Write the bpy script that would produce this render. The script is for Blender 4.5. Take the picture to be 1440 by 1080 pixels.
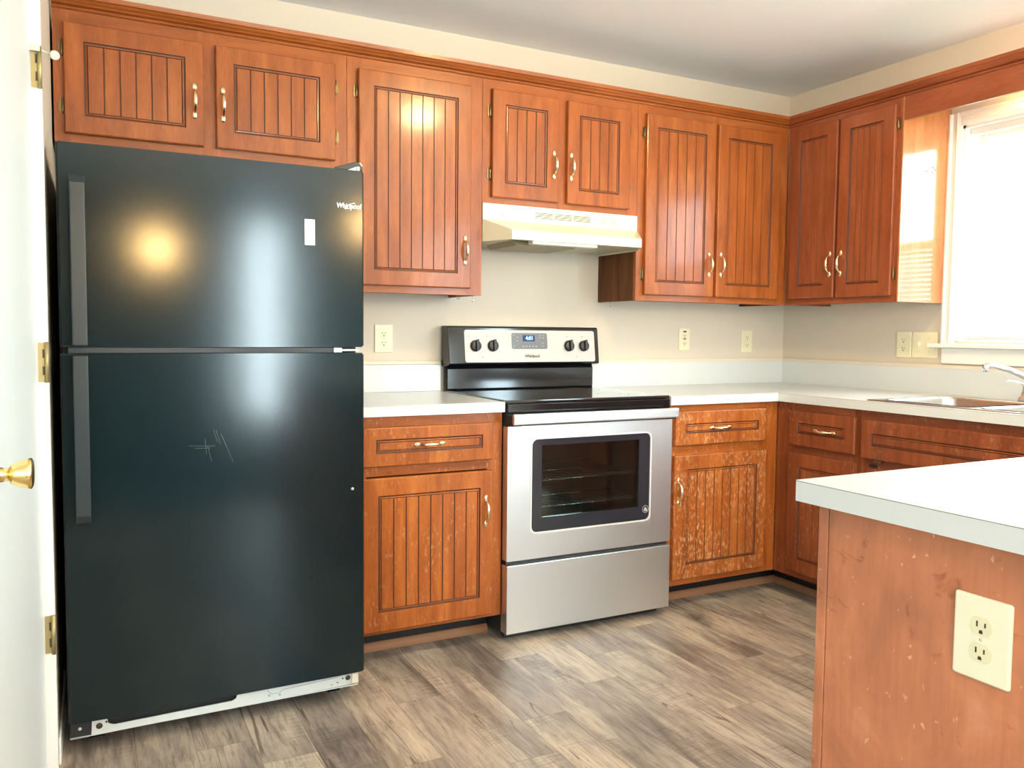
import bpy, bmesh, math, random
from mathutils import Vector, Matrix

random.seed(7)
for o in list(bpy.data.objects):
    bpy.data.objects.remove(o, do_unlink=True)
scn = bpy.context.scene
C = scn.collection
rad = math.radians

# ------------------------------------------------------------------ camera, world, light, exposure
CAM = (-3.4424, -3.387, 1.1726)
YAW, PITCH, ROLL, FPX = rad(27.5467), rad(-3.5497), rad(0.5597), 1174.54
fwd = Vector((math.sin(YAW) * math.cos(PITCH), math.cos(YAW) * math.cos(PITCH), math.sin(PITCH)))
rt0 = Vector((math.cos(YAW), -math.sin(YAW), 0))
up0 = rt0.cross(fwd)
rt = rt0 * math.cos(ROLL) + up0 * math.sin(ROLL)
up = -rt0 * math.sin(ROLL) + up0 * math.cos(ROLL)
cd = bpy.data.cameras.new('camera')
cam = bpy.data.objects.new('camera', cd)
C.objects.link(cam)
m = Matrix((rt, up, -fwd)).transposed().to_4x4()
m.translation = Vector(CAM)
cam.matrix_world = m
cd.sensor_fit = 'HORIZONTAL'
cd.sensor_width = 36.0
cd.lens = 36.0 * FPX / 1440.0
cd.clip_start = 0.02
cd.clip_end = 200
scn.camera = cam

scn.view_settings.view_transform = 'Standard'
scn.view_settings.look = 'None'
scn.view_settings.gamma = 1
scn.view_settings.use_curve_mapping = False
scn.view_settings.exposure = 0.45

w = bpy.data.worlds.new('sky')
scn.world = w
w.use_nodes = True
w.node_tree.nodes['Background'].inputs[0].default_value = (0.86, 0.94, 1.0, 1)
w.node_tree.nodes['Background'].inputs[1].default_value = 12.0


def area(name, loc, direction, sx, sy, power, color=(1, 1, 1), spread=180):
    l = bpy.data.lights.new(name, 'AREA')
    l.shape = 'RECTANGLE'
    l.size, l.size_y, l.energy, l.color = sx, sy, power, color
    l.spread = rad(spread)
    o = bpy.data.objects.new(name, l)
    C.objects.link(o)
    o.location = loc
    o.rotation_euler = Vector(direction).to_track_quat('-Z', 'Y').to_euler()
    return o


# daylight from windows out of view as area lights, plus two added fill lights
area('patio_door_daylight', (-1.86, -6.40, 1.28), (0, 1, 0), 0.27, 1.80, 72, (0.76, 0.94, 1.0))
area('side_window_daylight', (-0.06, -3.50, 1.55), (-1, 0, 0), 0.6, 1.2, 46, (0.68, 0.90, 1.0))
area('dining_window_daylight', (-0.06, -5.35, 1.30), (-1, 0, 0), 1.5, 1.9, 72, (0.68, 0.90, 1.0))
area('left_fill_light', (-5.90, -3.9, 1.45), (1, 0.15, 0), 2.4, 1.6, 24, (0.62, 0.88, 1.0))  # added fill from the left to brighten the peninsula side, no window modelled
area('rear_fill_light', (-4.9, -6.40, 1.5), (0, 1, 0), 1.3, 1.4, 60, (0.70, 0.92, 1.0))  # added fill that brightens the rear room, no window known there
pt = area('sink_window_portal', (0.155, -1.47, 1.62), (-1, 0, 0), 0.90, 0.92, 1)
pt.data.cycles.is_portal = True


# ------------------------------------------------------------------ materials
def new_mat(name):
    mt = bpy.data.materials.new(name)
    mt.use_nodes = True
    nt = mt.node_tree
    return mt, nt, nt.nodes['Principled BSDF']


def simple(name, col, rough=0.5, metal=0.0, coat=0.0, ior=None, bump=None, noise=0.0):
    mt, nt, b = new_mat(name)
    b.inputs['Base Color'].default_value = (*col, 1)
    b.inputs['Roughness'].default_value = rough
    b.inputs['Metallic'].default_value = metal
    if coat:
        b.inputs['Coat Weight'].default_value = coat
        b.inputs['Coat Roughness'].default_value = 0.08
    if ior:
        b.inputs['IOR'].default_value = ior
    tc = nt.nodes.new('ShaderNodeTexCoord')
    if bump:
        n = nt.nodes.new('ShaderNodeTexNoise')
        n.inputs['Scale'].default_value = bump[0]
        n.inputs['Detail'].default_value = 3
        bp = nt.nodes.new('ShaderNodeBump')
        bp.inputs['Strength'].default_value = bump[1]
        bp.inputs['Distance'].default_value = bump[2]
        nt.links.new(tc.outputs['Object'], n.inputs['Vector'])
        nt.links.new(n.outputs['Fac'], bp.inputs['Height'])
        nt.links.new(bp.outputs['Normal'], b.inputs['Normal'])
    if noise:
        n = nt.nodes.new('ShaderNodeTexNoise')
        n.inputs['Scale'].default_value = 2.3
        n.inputs['Detail'].default_value = 4
        mx = nt.nodes.new('ShaderNodeMix')
        mx.data_type = 'RGBA'
        mx.inputs[6].default_value = (*[c * (1 - noise) for c in col], 1)
        mx.inputs[7].default_value = (*[min(1, c * (1 + noise)) for c in col], 1)
        nt.links.new(tc.outputs['Object'], n.inputs['Vector'])
        nt.links.new(n.outputs['Fac'], mx.inputs[0])
        nt.links.new(mx.outputs[2], b.inputs['Base Color'])
    return mt


def ramp(nt, stops):
    r = nt.nodes.new('ShaderNodeValToRGB')
    while len(r.color_ramp.elements) < len(stops):
        r.color_ramp.elements.new(0.5)
    for e, (p, c) in zip(r.color_ramp.elements, stops):
        e.position = p
        e.color = (*c, 1) if len(c) == 3 else c
    return r


def mixc(nt, fac, a, b, mode='MIX'):
    mx = nt.nodes.new('ShaderNodeMix')
    mx.data_type = 'RGBA'
    mx.blend_type = mode
    for sock, v in ((mx.inputs[0], fac), (mx.inputs[6], a), (mx.inputs[7], b)):
        if isinstance(v, (int, float)):
            sock.default_value = v
        elif isinstance(v, tuple):
            sock.default_value = (*v, 1)
        else:
            nt.links.new(v, sock)
    return mx.outputs[2]


def wood(name, dark, mid, light, vertical=True, wear=0.0, rough=0.34, coat=0.38, blotch=0.5, spot=0.0):
    mt, nt, b = new_mat(name)
    tc = nt.nodes.new('ShaderNodeTexCoord')
    oi = nt.nodes.new('ShaderNodeObjectInfo')
    mul = nt.nodes.new('ShaderNodeMath'); mul.operation = 'MULTIPLY'; mul.inputs[1].default_value = 7.0
    nt.links.new(oi.outputs['Random'], mul.inputs[0])
    add = nt.nodes.new('ShaderNodeVectorMath'); add.operation = 'ADD'
    nt.links.new(tc.outputs['Object'], add.inputs[0])
    nt.links.new(mul.outputs[0], add.inputs[1])
    mp = nt.nodes.new('ShaderNodeMapping')
    mp.inputs['Scale'].default_value = (17, 17, 1.7) if vertical else (1.7, 1.7, 17)
    nt.links.new(add.outputs[0], mp.inputs['Vector'])
    n1 = nt.nodes.new('ShaderNodeTexNoise'); n1.inputs['Scale'].default_value = 1.0
    n1.inputs['Detail'].default_value = 5; n1.inputs['Roughness'].default_value = 0.6; n1.inputs['Distortion'].default_value = 0.8
    nt.links.new(mp.outputs[0], n1.inputs['Vector'])
    r1 = ramp(nt, [(0.28, dark), (0.5, mid), (0.72, light)])
    nt.links.new(n1.outputs['Fac'], r1.inputs[0])
    # broad cathedral figure
    mp2 = nt.nodes.new('ShaderNodeMapping')
    mp2.inputs['Scale'].default_value = (7, 7, 1.6) if vertical else (1.6, 1.6, 7)
    nt.links.new(add.outputs[0], mp2.inputs['Vector'])
    n2 = nt.nodes.new('ShaderNodeTexNoise'); n2.inputs['Scale'].default_value = 1.0
    n2.inputs['Detail'].default_value = 3; n2.inputs['Distortion'].default_value = 2.2
    nt.links.new(mp2.outputs[0], n2.inputs['Vector'])
    r2 = ramp(nt, [(0.35, (0.80, 0.76, 0.73)), (0.62, (1.08, 1.08, 1.07))])
    nt.links.new(n2.outputs['Fac'], r2.inputs[0])
    col = mixc(nt, blotch, r1.outputs[0], r2.outputs[0], 'MULTIPLY')
    # short pores
    mp3 = nt.nodes.new('ShaderNodeMapping')
    mp3.inputs['Scale'].default_value = (420, 420, 32) if vertical else (32, 32, 420)
    nt.links.new(add.outputs[0], mp3.inputs['Vector'])
    n3 = nt.nodes.new('ShaderNodeTexNoise'); n3.inputs['Scale'].default_value = 1.0; n3.inputs['Detail'].default_value = 1
    nt.links.new(mp3.outputs[0], n3.inputs['Vector'])
    r3 = ramp(nt, [(0.32, (0.62, 0.55, 0.5)), (0.46, (1, 1, 1))])
    nt.links.new(n3.outputs['Fac'], r3.inputs[0])
    col = mixc(nt, 0.45, col, r3.outputs[0], 'MULTIPLY')
    rough_out = None
    if wear > 0:
        # rubbed finish: pale specks and scratches where the varnish has gone
        n4 = nt.nodes.new('ShaderNodeTexNoise'); n4.inputs['Scale'].default_value = 95
        n4.inputs['Detail'].default_value = 4; n4.inputs['Roughness'].default_value = 0.7
        mp4 = nt.nodes.new('ShaderNodeMapping'); mp4.inputs['Scale'].default_value = (1.0, 1.0, 0.45)
        nt.links.new(add.outputs[0], mp4.inputs['Vector']); nt.links.new(mp4.outputs[0], n4.inputs['Vector'])
        n5 = nt.nodes.new('ShaderNodeTexNoise'); n5.inputs['Scale'].default_value = 6.5; n5.inputs['Detail'].default_value = 3
        nt.links.new(add.outputs[0], n5.inputs['Vector'])
        r4 = ramp(nt, [(0.56 - 0.06 * (wear > 0.9), (0, 0, 0)), (0.68, (1, 1, 1))])
        r5 = ramp(nt, [(0.42 - 0.10 * (wear > 0.9), (0, 0, 0)), (0.62, (1, 1, 1))])
        nt.links.new(n4.outputs['Fac'], r4.inputs[0]); nt.links.new(n5.outputs['Fac'], r5.inputs[0])
        f = nt.nodes.new('ShaderNodeMath'); f.operation = 'MULTIPLY'
        nt.links.new(r4.outputs[0], f.inputs[0]); nt.links.new(r5.outputs[0], f.inputs[1])
        f2 = nt.nodes.new('ShaderNodeMath'); f2.operation = 'MULTIPLY'; f2.inputs[1].default_value = wear
        nt.links.new(f.outputs[0], f2.inputs[0])
        col = mixc(nt, f2.outputs[0], col, (0.62, 0.36, 0.19))
    if spot > 0:
        n6 = nt.nodes.new('ShaderNodeTexNoise'); n6.inputs['Scale'].default_value = 9; n6.inputs['Detail'].default_value = 5
        n6.inputs['Distortion'].default_value = 0.6
        nt.links.new(add.outputs[0], n6.inputs['Vector'])
        r6 = ramp(nt, [(0.60, (1, 1, 1)), (0.74, (0.62, 0.52, 0.48))])
        nt.links.new(n6.outputs['Fac'], r6.inputs[0])
        col = mixc(nt, spot, col, r6.outputs[0], 'MULTIPLY')
    nt.links.new(col, b.inputs['Base Color'])
    b.inputs['Roughness'].default_value = rough
    b.inputs['Specular IOR Level'].default_value = 0.25
    b.inputs['Coat Weight'].default_value = coat
    b.inputs['Coat Roughness'].default_value = 0.13
    bp = nt.nodes.new('ShaderNodeBump'); bp.inputs['Strength'].default_value = 0.12; bp.inputs['Distance'].default_value = 0.0008
    nt.links.new(n1.outputs['Fac'], bp.inputs['Height'])
    nt.links.new(bp.outputs['Normal'], b.inputs['Normal'])
    return mt


UP = ((0.255, 0.064, 0.012), (0.335, 0.090, 0.018), (0.42, 0.125, 0.028))
LO = ((0.25, 0.060, 0.009), (0.36, 0.096, 0.016), (0.46, 0.142, 0.028))
RT = ((0.23, 0.055, 0.018), (0.29, 0.074, 0.025), (0.35, 0.10, 0.036))  # right run: same wood with its shade put into the colour
M = {}
M['up_v'] = wood('honey cherry wood upright grain', *UP, blotch=0.85)
M['up_h'] = wood('honey cherry wood level grain', *UP, vertical=False)
M['rt_v'] = wood('shaded cherry wood upright grain', *RT, spot=0.2)
M['rt_h'] = wood('shaded cherry wood level grain', *RT, vertical=False)
M['lo_v'] = wood('worn amber wood upright grain', *LO, wear=0.5, rough=0.38, coat=0.2)
M['lo_h'] = wood('worn amber wood level grain', *LO, vertical=False, wear=0.5, rough=0.38, coat=0.2)
M['lo_w'] = wood('heavily rubbed amber wood', *LO, wear=1.0, rough=0.42, coat=0.12)
M['lor_v'] = wood('worn shaded wood upright grain', (0.15, 0.038, 0.013), (0.235, 0.062, 0.021), (0.30, 0.09, 0.033), wear=0.4, rough=0.4, coat=0.15)  # right base run: worn wood, darker because shade is put into the colour
M['lor_h'] = wood('worn shaded wood level grain', (0.15, 0.038, 0.013), (0.235, 0.062, 0.021), (0.30, 0.09, 0.033), vertical=False, wear=0.4, rough=0.4, coat=0.15)
mt, nt, b = new_mat('scuffed stained plywood')
tc = nt.nodes.new('ShaderNodeTexCoord')


def pn_noise(scale, detail, dist, rough=0.6):
    mp = nt.nodes.new('ShaderNodeMapping'); mp.inputs['Scale'].default_value = scale
    nt.links.new(tc.outputs['Object'], mp.inputs['Vector'])
    q = nt.nodes.new('ShaderNodeTexNoise'); q.inputs['Scale'].default_value = 1.0; q.inputs['Detail'].default_value = detail
    q.inputs['Distortion'].default_value = dist; q.inputs['Roughness'].default_value = rough
    nt.links.new(mp.outputs[0], q.inputs['Vector'])
    return q.outputs['Fac']


r = ramp(nt, [(0.30, (0.40, 0.155, 0.085)), (0.46, (0.52, 0.195, 0.100)), (0.58, (0.60, 0.225, 0.110)), (0.72, (0.68, 0.290, 0.165))])
nt.links.new(pn_noise((5.5, 5.5, 4.0), 6, 0.7), r.inputs[0])
r2 = ramp(nt, [(0.35, (0.90, 0.86, 0.84)), (0.6, (1.04, 1.04, 1.04))])
nt.links.new(pn_noise((60, 60, 6), 3, 0.3), r2.inputs[0])
col = mixc(nt, 0.7, r.outputs[0], r2.outputs[0], 'MULTIPLY')
r3 = ramp(nt, [(0.64, (1, 1, 1)), (0.72, (0.66, 0.52, 0.46))])
nt.links.new(pn_noise((16, 16, 22), 3, 1.0), r3.inputs[0])
col = mixc(nt, 0.8, col, r3.outputs[0], 'MULTIPLY')
r4 = ramp(nt, [(0.70, (0, 0, 0)), (0.76, (1, 1, 1))])
nt.links.new(pn_noise((70, 70, 55), 2, 0.5), r4.inputs[0])
col = mixc(nt, r4.outputs[0], col, (0.72, 0.42, 0.28))
nt.links.new(col, b.inputs['Base Color'])
b.inputs['Roughness'].default_value = 0.42
b.inputs['Specular IOR Level'].default_value = 0.4
M['pen'] = mt
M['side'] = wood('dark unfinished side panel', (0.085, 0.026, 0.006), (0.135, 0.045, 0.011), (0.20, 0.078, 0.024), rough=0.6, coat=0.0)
M['gloss_side'] = wood('glossy orange side panel', (0.40, 0.14, 0.045), (0.50, 0.185, 0.065), (0.56, 0.22, 0.085), rough=0.16, coat=1.0, blotch=0.25)
M['groove'] = simple('dark brown routed grooves', (0.095, 0.026, 0.010), 0.45)  # darker brown on the faces of the routed grooves
M['bead'] = simple('brown line between boards', (0.19, 0.062, 0.024), 0.5)  # darker brown on the edges of the beaded boards
M['dark'] = simple('flat black recess', (0.008, 0.008, 0.010), 0.5)  # even black for toe kicks, a slot and the fridge recess
M['shoe'] = simple('raw tan shoe moulding', (0.34, 0.16, 0.075), 0.6, noise=0.15)
M['brass'] = simple('polished brass', (0.97, 0.83, 0.55), 0.22, 1.0)
M['hinge'] = simple('aged brass hinge', (0.22, 0.15, 0.07), 0.3, 1.0)
M['dhinge'] = simple('old brass door hinge', (0.46, 0.36, 0.17), 0.45, 0.8)
M['knobbrass'] = simple('bright door knob brass', (0.98, 0.72, 0.30), 0.24, 1.0)
M['wall'] = simple('warm beige wall paint', (0.67, 0.59, 0.485), 0.7, noise=0.03, bump=(90, 0.05, 0.001))
M['wallr'] = M['wall']
M['ceil'] = simple('white ceiling paint', (0.89, 0.92, 0.95), 0.85, bump=(120, 0.1, 0.001))
M['trim'] = simple('white trim paint', (0.86, 0.84, 0.80), 0.35)
M['door'] = simple('cool white door paint', (0.78, 0.86, 0.88), 0.38, noise=0.02)
M['lam'] = simple('white laminate worktop', (0.66, 0.69, 0.695), 0.28, coat=0.2)
M['seam'] = simple('brown laminate seam', (0.22, 0.15, 0.10), 0.6)
M['caulk'] = simple('cream caulk and trim strip', (0.72, 0.64, 0.52), 0.6, noise=0.12)
M['steel_s'] = simple('sink stainless', (0.62, 0.61, 0.60), 0.26, 1.0)
M['chrome'] = simple('chrome', (0.86, 0.87, 0.88), 0.08, 1.0)
M['black'] = simple('gloss black enamel', (0.006, 0.006, 0.008), 0.10, coat=0.15)
M['blackm'] = simple('matt black plastic', (0.018, 0.018, 0.020), 0.42)
M['glassb'] = simple('black ceramic glass', (0.010, 0.009, 0.010), 0.05, coat=0.6)
M['ringm'] = simple('grey burner ring print', (0.10, 0.10, 0.11), 0.15)
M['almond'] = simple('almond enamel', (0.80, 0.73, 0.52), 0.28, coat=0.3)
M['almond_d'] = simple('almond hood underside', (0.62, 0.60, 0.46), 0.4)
M['filt'] = simple('greasy metal filter', (0.30, 0.25, 0.15), 0.4, 0.5, bump=(220, 0.6, 0.002))
M['slot'] = simple('vent slot shadow metal', (0.06, 0.05, 0.03), 0.6)
M['lens'] = simple('clouded light lens', (0.80, 0.82, 0.70), 0.3)
M['ivory'] = simple('ivory plastic', (0.83, 0.77, 0.53), 0.35)
M['ivory2'] = simple('pale ivory plate', (0.90, 0.86, 0.66), 0.35)
M['slotd'] = simple('dark socket slots', (0.05, 0.035, 0.02), 0.5)
M['redb'] = simple('red test button', (0.35, 0.04, 0.03), 0.5)
M['zinc'] = simple('white painted bracket', (0.62, 0.64, 0.62), 0.4)
M['white'] = simple('white sticker paper', (0.86, 0.86, 0.84), 0.6)
M['logo'] = simple('silver white print', (0.88, 0.87, 0.82), 0.3)
M['logod'] = simple('dark grey print', (0.05, 0.045, 0.04), 0.5)
M['gaskt'] = simple('dark grey gasket', (0.03, 0.032, 0.034), 0.6)
M['dash'] = simple('grey control overlay', (0.13, 0.13, 0.135), 0.3)
M['dash2'] = simple('light grey key print', (0.40, 0.41, 0.42), 0.4)
M['ovenf'] = simple('oven window black border', (0.022, 0.024, 0.034), 0.10, coat=0.4)
M['sidinga'] = simple('grey siding', (0.07, 0.075, 0.08), 0.7)
M['sidcorner'] = simple('yellow corner post', (0.34, 0.25, 0.07), 0.7)
M['blind'] = simple('white blind slat', (0.88, 0.90, 0.92), 0.5)
mt, nt, b = new_mat('thin translucent white vinyl slat')
tl = nt.nodes.new('ShaderNodeBsdfTranslucent'); tl.inputs[0].default_value = (0.85, 0.88, 0.92, 1)
b.inputs['Base Color'].default_value = (0.86, 0.88, 0.90, 1)
mx = nt.nodes.new('ShaderNodeMixShader'); mx.inputs[0].default_value = 0.13
nt.links.new(b.outputs[0], mx.inputs[1]); nt.links.new(tl.outputs[0], mx.inputs[2])
nt.links.new(mx.outputs[0], nt.nodes['Material Output'].inputs[0])
M['blind'] = mt
M['cord'] = simple('pale grey cord', (0.55, 0.57, 0.60), 0.7)
M['dim_sheet'] = simple('dark reflection dimmer', (0.02, 0.045, 0.045), 0.95, noise=0.2)
M['grass'] = simple('lawn', (0.10, 0.16, 0.05), 0.9, noise=0.3)

# fridge skin: black, pebbled
mt, nt, b = new_mat('black pebbled fridge skin')
b.inputs['Base Color'].default_value = (0.002, 0.010, 0.013, 1)
b.inputs['Roughness'].default_value = 0.155
b.inputs['Specular IOR Level'].default_value = 0.42
tc = nt.nodes.new('ShaderNodeTexCoord')
n = nt.nodes.new('ShaderNodeTexNoise'); n.inputs['Scale'].default_value = 420; n.inputs['Detail'].default_value = 2
n2 = nt.nodes.new('ShaderNodeTexNoise'); n2.inputs['Scale'].default_value = 3.0
bp = nt.nodes.new('ShaderNodeBump'); bp.inputs['Strength'].default_value = 0.05; bp.inputs['Distance'].default_value = 0.0005
bp2 = nt.nodes.new('ShaderNodeBump'); bp2.inputs['Strength'].default_value = 0.05; bp2.inputs['Distance'].default_value = 0.01
nt.links.new(tc.outputs['Object'], n.inputs['Vector']); nt.links.new(tc.outputs['Object'], n2.inputs['Vector'])
nt.links.new(n.outputs['Fac'], bp.inputs['Height']); nt.links.new(n2.outputs['Fac'], bp2.inputs['Height'])
nt.links.new(bp2.outputs['Normal'], bp.inputs['Normal'])
nt.links.new(bp.outputs['Normal'], b.inputs['Normal'])
M['fridge'] = mt
M['fhandle'] = simple('satin grey black handle', (0.013, 0.020, 0.023), 0.36)

# brushed stainless
mt, nt, b = new_mat('brushed stainless steel')
b.inputs['Base Color'].default_value = (0.78, 0.79, 0.79, 1)
b.inputs['Metallic'].default_value = 1.0
tc = nt.nodes.new('ShaderNodeTexCoord')
mp = nt.nodes.new('ShaderNodeMapping'); mp.inputs['Scale'].default_value = (3, 3, 700)
n = nt.nodes.new('ShaderNodeTexNoise'); n.inputs['Scale'].default_value = 1.0; n.inputs['Detail'].default_value = 3
nt.links.new(tc.outputs['Object'], mp.inputs['Vector']); nt.links.new(mp.outputs[0], n.inputs['Vector'])
r = ramp(nt, [(0.3, (0.30, 0.30, 0.30)), (0.7, (0.42, 0.42, 0.42))])
nt.links.new(n.outputs['Fac'], r.inputs[0]); nt.links.new(r.outputs[0], b.inputs['Roughness'])
bp = nt.nodes.new('ShaderNodeBump'); bp.inputs['Strength'].default_value = 0.10; bp.inputs['Distance'].default_value = 0.0006
nt.links.new(n.outputs['Fac'], bp.inputs['Height']); nt.links.new(bp.outputs['Normal'], b.inputs['Normal'])
M['steel'] = mt

# glass for windows
mt, nt, b = new_mat('clear window glass')
for nd in list(nt.nodes):
    nt.nodes.remove(nd)
out = nt.nodes.new('ShaderNodeOutputMaterial')
tr = nt.nodes.new('ShaderNodeBsdfTransparent'); gl = nt.nodes.new('ShaderNodeBsdfGlossy'); gl.inputs['Roughness'].default_value = 0.02
mx = nt.nodes.new('ShaderNodeMixShader'); mx.inputs[0].default_value = 0.06
nt.links.new(tr.outputs[0], mx.inputs[1]); nt.links.new(gl.outputs[0], mx.inputs[2]); nt.links.new(mx.outputs[0], out.inputs[0])
M['glass'] = mt

# oven glass: tinted, see-through
mt, nt, b = new_mat('tinted oven glass')
for nd in list(nt.nodes):
    nt.nodes.remove(nd)
out = nt.nodes.new('ShaderNodeOutputMaterial')
tr = nt.nodes.new('ShaderNodeBsdfTransparent'); tr.inputs[0].default_value = (0.62, 0.70, 0.68, 1)
gl = nt.nodes.new('ShaderNodeBsdfGlossy'); gl.inputs['Roughness'].default_value = 0.06
gl.inputs[0].default_value = (0.8, 0.9, 0.85, 1)
mx = nt.nodes.new('ShaderNodeMixShader'); mx.inputs[0].default_value = 0.09
nt.links.new(tr.outputs[0], mx.inputs[1]); nt.links.new(gl.outputs[0], mx.inputs[2]); nt.links.new(mx.outputs[0], out.inputs[0])
M['ovenglass'] = mt


def emis(name, col, s):
    mt, nt, b = new_mat(name)
    b.inputs['Base Color'].default_value = (0, 0, 0, 1)
    b.inputs['Emission Color'].default_value = (*col, 1)
    b.inputs['Emission Strength'].default_value = s
    return mt


M['digits'] = emis('blue clock digits', (0.25, 0.62, 1.0), 2.6)
M['lcd'] = emis('dark blue clock window', (0.0, 0.012, 0.11), 1.0)
M['bulb'] = emis('lit warm bulb glass', (1.0, 0.75, 0.40), 9.0)

# floor planks (run away from the counter, along y)
mt, nt, b = new_mat('grey brown plank flooring')
tc = nt.nodes.new('ShaderNodeTexCoord')
sep = nt.nodes.new('ShaderNodeSeparateXYZ'); nt.links.new(tc.outputs['Object'], sep.inputs[0])


def math_n(op, a, b_=None):
    nd = nt.nodes.new('ShaderNodeMath'); nd.operation = op
    for i, v in enumerate((a, b_)):
        if v is None:
            continue
        if isinstance(v, (int, float)):
            nd.inputs[i].default_value = v
        else:
            nt.links.new(v, nd.inputs[i])
    return nd.outputs[0]


PW, PL = 0.150, 0.92
xs = math_n('DIVIDE', math_n('ADD', sep.outputs[0], 0.018), PW)
row = math_n('FLOOR', xs)
wn = nt.nodes.new('ShaderNodeTexWhiteNoise'); wn.noise_dimensions = '1D'
nt.links.new(row, wn.inputs['W'])
ys = math_n('ADD', math_n('DIVIDE', sep.outputs[1], PL), math_n('MULTIPLY', wn.outputs['Value'], 7.0))
plank = math_n('FLOOR', ys)
pid = math_n('ADD', math_n('MULTIPLY', row, 13.37), math_n('MULTIPLY', plank, 5.71))
wn2 = nt.nodes.new('ShaderNodeTexWhiteNoise'); wn2.noise_dimensions = '1D'
nt.links.new(pid, wn2.inputs['W'])
fx = math_n('FRACT', xs); fy = math_n('FRACT', ys)
ex = math_n('MINIMUM', fx, math_n('SUBTRACT', 1.0, fx))
ey = math_n('MULTIPLY', math_n('MINIMUM', fy, math_n('SUBTRACT', 1.0, fy)), PL / PW)
edge = math_n('MINIMUM', ex, ey)
edgem = math_n('LESS_THAN', edge, 0.008)
comb = nt.nodes.new('ShaderNodeCombineXYZ')
nt.links.new(math_n('ADD', sep.outputs[0], math_n('MULTIPLY', wn2.outputs['Value'], 31.0)), comb.inputs[0])
nt.links.new(math_n('ADD', sep.outputs[1], math_n('MULTIPLY', wn2.outputs['Value'], 17.0)), comb.inputs[1])
nt.links.new(math_n('MULTIPLY', wn2.outputs['Value'], 9.0), comb.inputs[2])


def fl_noise(scale, detail, dist, rough=0.55):
    mp = nt.nodes.new('ShaderNodeMapping'); mp.inputs['Scale'].default_value = scale
    nt.links.new(comb.outputs[0], mp.inputs['Vector'])
    nn = nt.nodes.new('ShaderNodeTexNoise'); nn.inputs['Scale'].default_value = 1.0; nn.inputs['Detail'].default_value = detail
    nn.inputs['Distortion'].default_value = dist; nn.inputs['Roughness'].default_value = rough
    nt.links.new(mp.outputs[0], nn.inputs['Vector'])
    return nn.outputs['Fac']


ga = fl_noise((15, 1.6, 1), 6, 1.2, 0.62)
gb = fl_noise((4.5, 1.3, 1), 4, 0.9, 0.6)
g1 = math_n('ADD', math_n('MULTIPLY', ga, 0.45), math_n('MULTIPLY', gb, 0.55))
r1 = ramp(nt, [(0.36, (0.135, 0.110, 0.096)), (0.46, (0.265, 0.226, 0.196)), (0.54, (0.385, 0.333, 0.280)), (0.66, (0.50, 0.435, 0.36))])
nt.links.new(g1, r1.inputs[0])
g2 = fl_noise((95, 9, 1), 6, 0.6, 0.7)
r2 = ramp(nt, [(0.34, (0.50, 0.46, 0.43)), (0.50, (0.98, 0.98, 0.98)), (0.68, (1.22, 1.21, 1.20))])
nt.links.new(g2, r2.inputs[0])
col = mixc(nt, 0.75, r1.outputs[0], r2.outputs[0], 'MULTIPLY')
# cross-wise saw marks
g3 = fl_noise((12, 150, 1), 4, 0.6, 0.7)
g3m = fl_noise((5, 3, 1), 2, 0.0)
r3 = ramp(nt, [(0.40, (0.62, 0.60, 0.60)), (0.56, (1.10, 1.10, 1.10))])
nt.links.new(g3, r3.inputs[0])
r3m = ramp(nt, [(0.5, (0, 0, 0)), (0.6, (1, 1, 1))]); nt.links.new(g3m, r3m.inputs[0])
col = mixc(nt, math_n('MULTIPLY', r3m.outputs[0], 0.6), col, mixc(nt, 1.0, col, r3.outputs[0], 'MULTIPLY'))
# grain cracks
g4 = fl_noise((9, 0.40, 1), 2, 0.25)
crack = math_n('LESS_THAN', math_n('ABSOLUTE', math_n('SUBTRACT', g4, 0.5)), 0.0040)
crm = ramp(nt, [(0.46, (0, 0, 0)), (0.52, (1, 1, 1))]); nt.links.new(fl_noise((3, 1.5, 1), 1, 0.0), crm.inputs[0])
col = mixc(nt, math_n('MULTIPLY', math_n('MULTIPLY', crack, crm.outputs[0]), 0.75), col, (0.10, 0.065, 0.045))
# tone of each plank
r5 = ramp(nt, [(0.0, (0.72, 0.70, 0.70)), (0.35, (0.98, 0.95, 0.92)), (0.7, (1.05, 1.03, 1.0)), (1.0, (1.2, 1.15, 1.06))])
nt.links.new(wn2.outputs['Value'], r5.inputs[0])
col = mixc(nt, 1.0, col, r5.outputs[0], 'MULTIPLY')
col = mixc(nt, math_n('MULTIPLY', edgem, 0.55), col, (0.10, 0.07, 0.05))
nt.links.new(col, b.inputs['Base Color'])
b.inputs['Roughness'].default_value = 0.42
bp = nt.nodes.new('ShaderNodeBump'); bp.inputs['Strength'].default_value = 0.15; bp.inputs['Distance'].default_value = 0.001
nt.links.new(g2, bp.inputs['Height']); nt.links.new(bp.outputs['Normal'], b.inputs['Normal'])
M['floor'] = mt


# ------------------------------------------------------------------ geometry helpers
def box(bm, x0, x1, y0, y1, z0, z1, mi=0):
    x0, x1 = min(x0, x1), max(x0, x1); y0, y1 = min(y0, y1), max(y0, y1); z0, z1 = min(z0, z1), max(z0, z1)
    v = [bm.verts.new(p) for p in ((x0, y0, z0), (x1, y0, z0), (x1, y1, z0), (x0, y1, z0),
                                   (x0, y0, z1), (x1, y0, z1), (x1, y1, z1), (x0, y1, z1))]
    for f in ((0, 3, 2, 1), (4, 5, 6, 7), (0, 1, 5, 4), (1, 2, 6, 5), (2, 3, 7, 6), (3, 0, 4, 7)):
        fc = bm.faces.new([v[i] for i in f]); fc.material_index = mi
    return v


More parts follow.
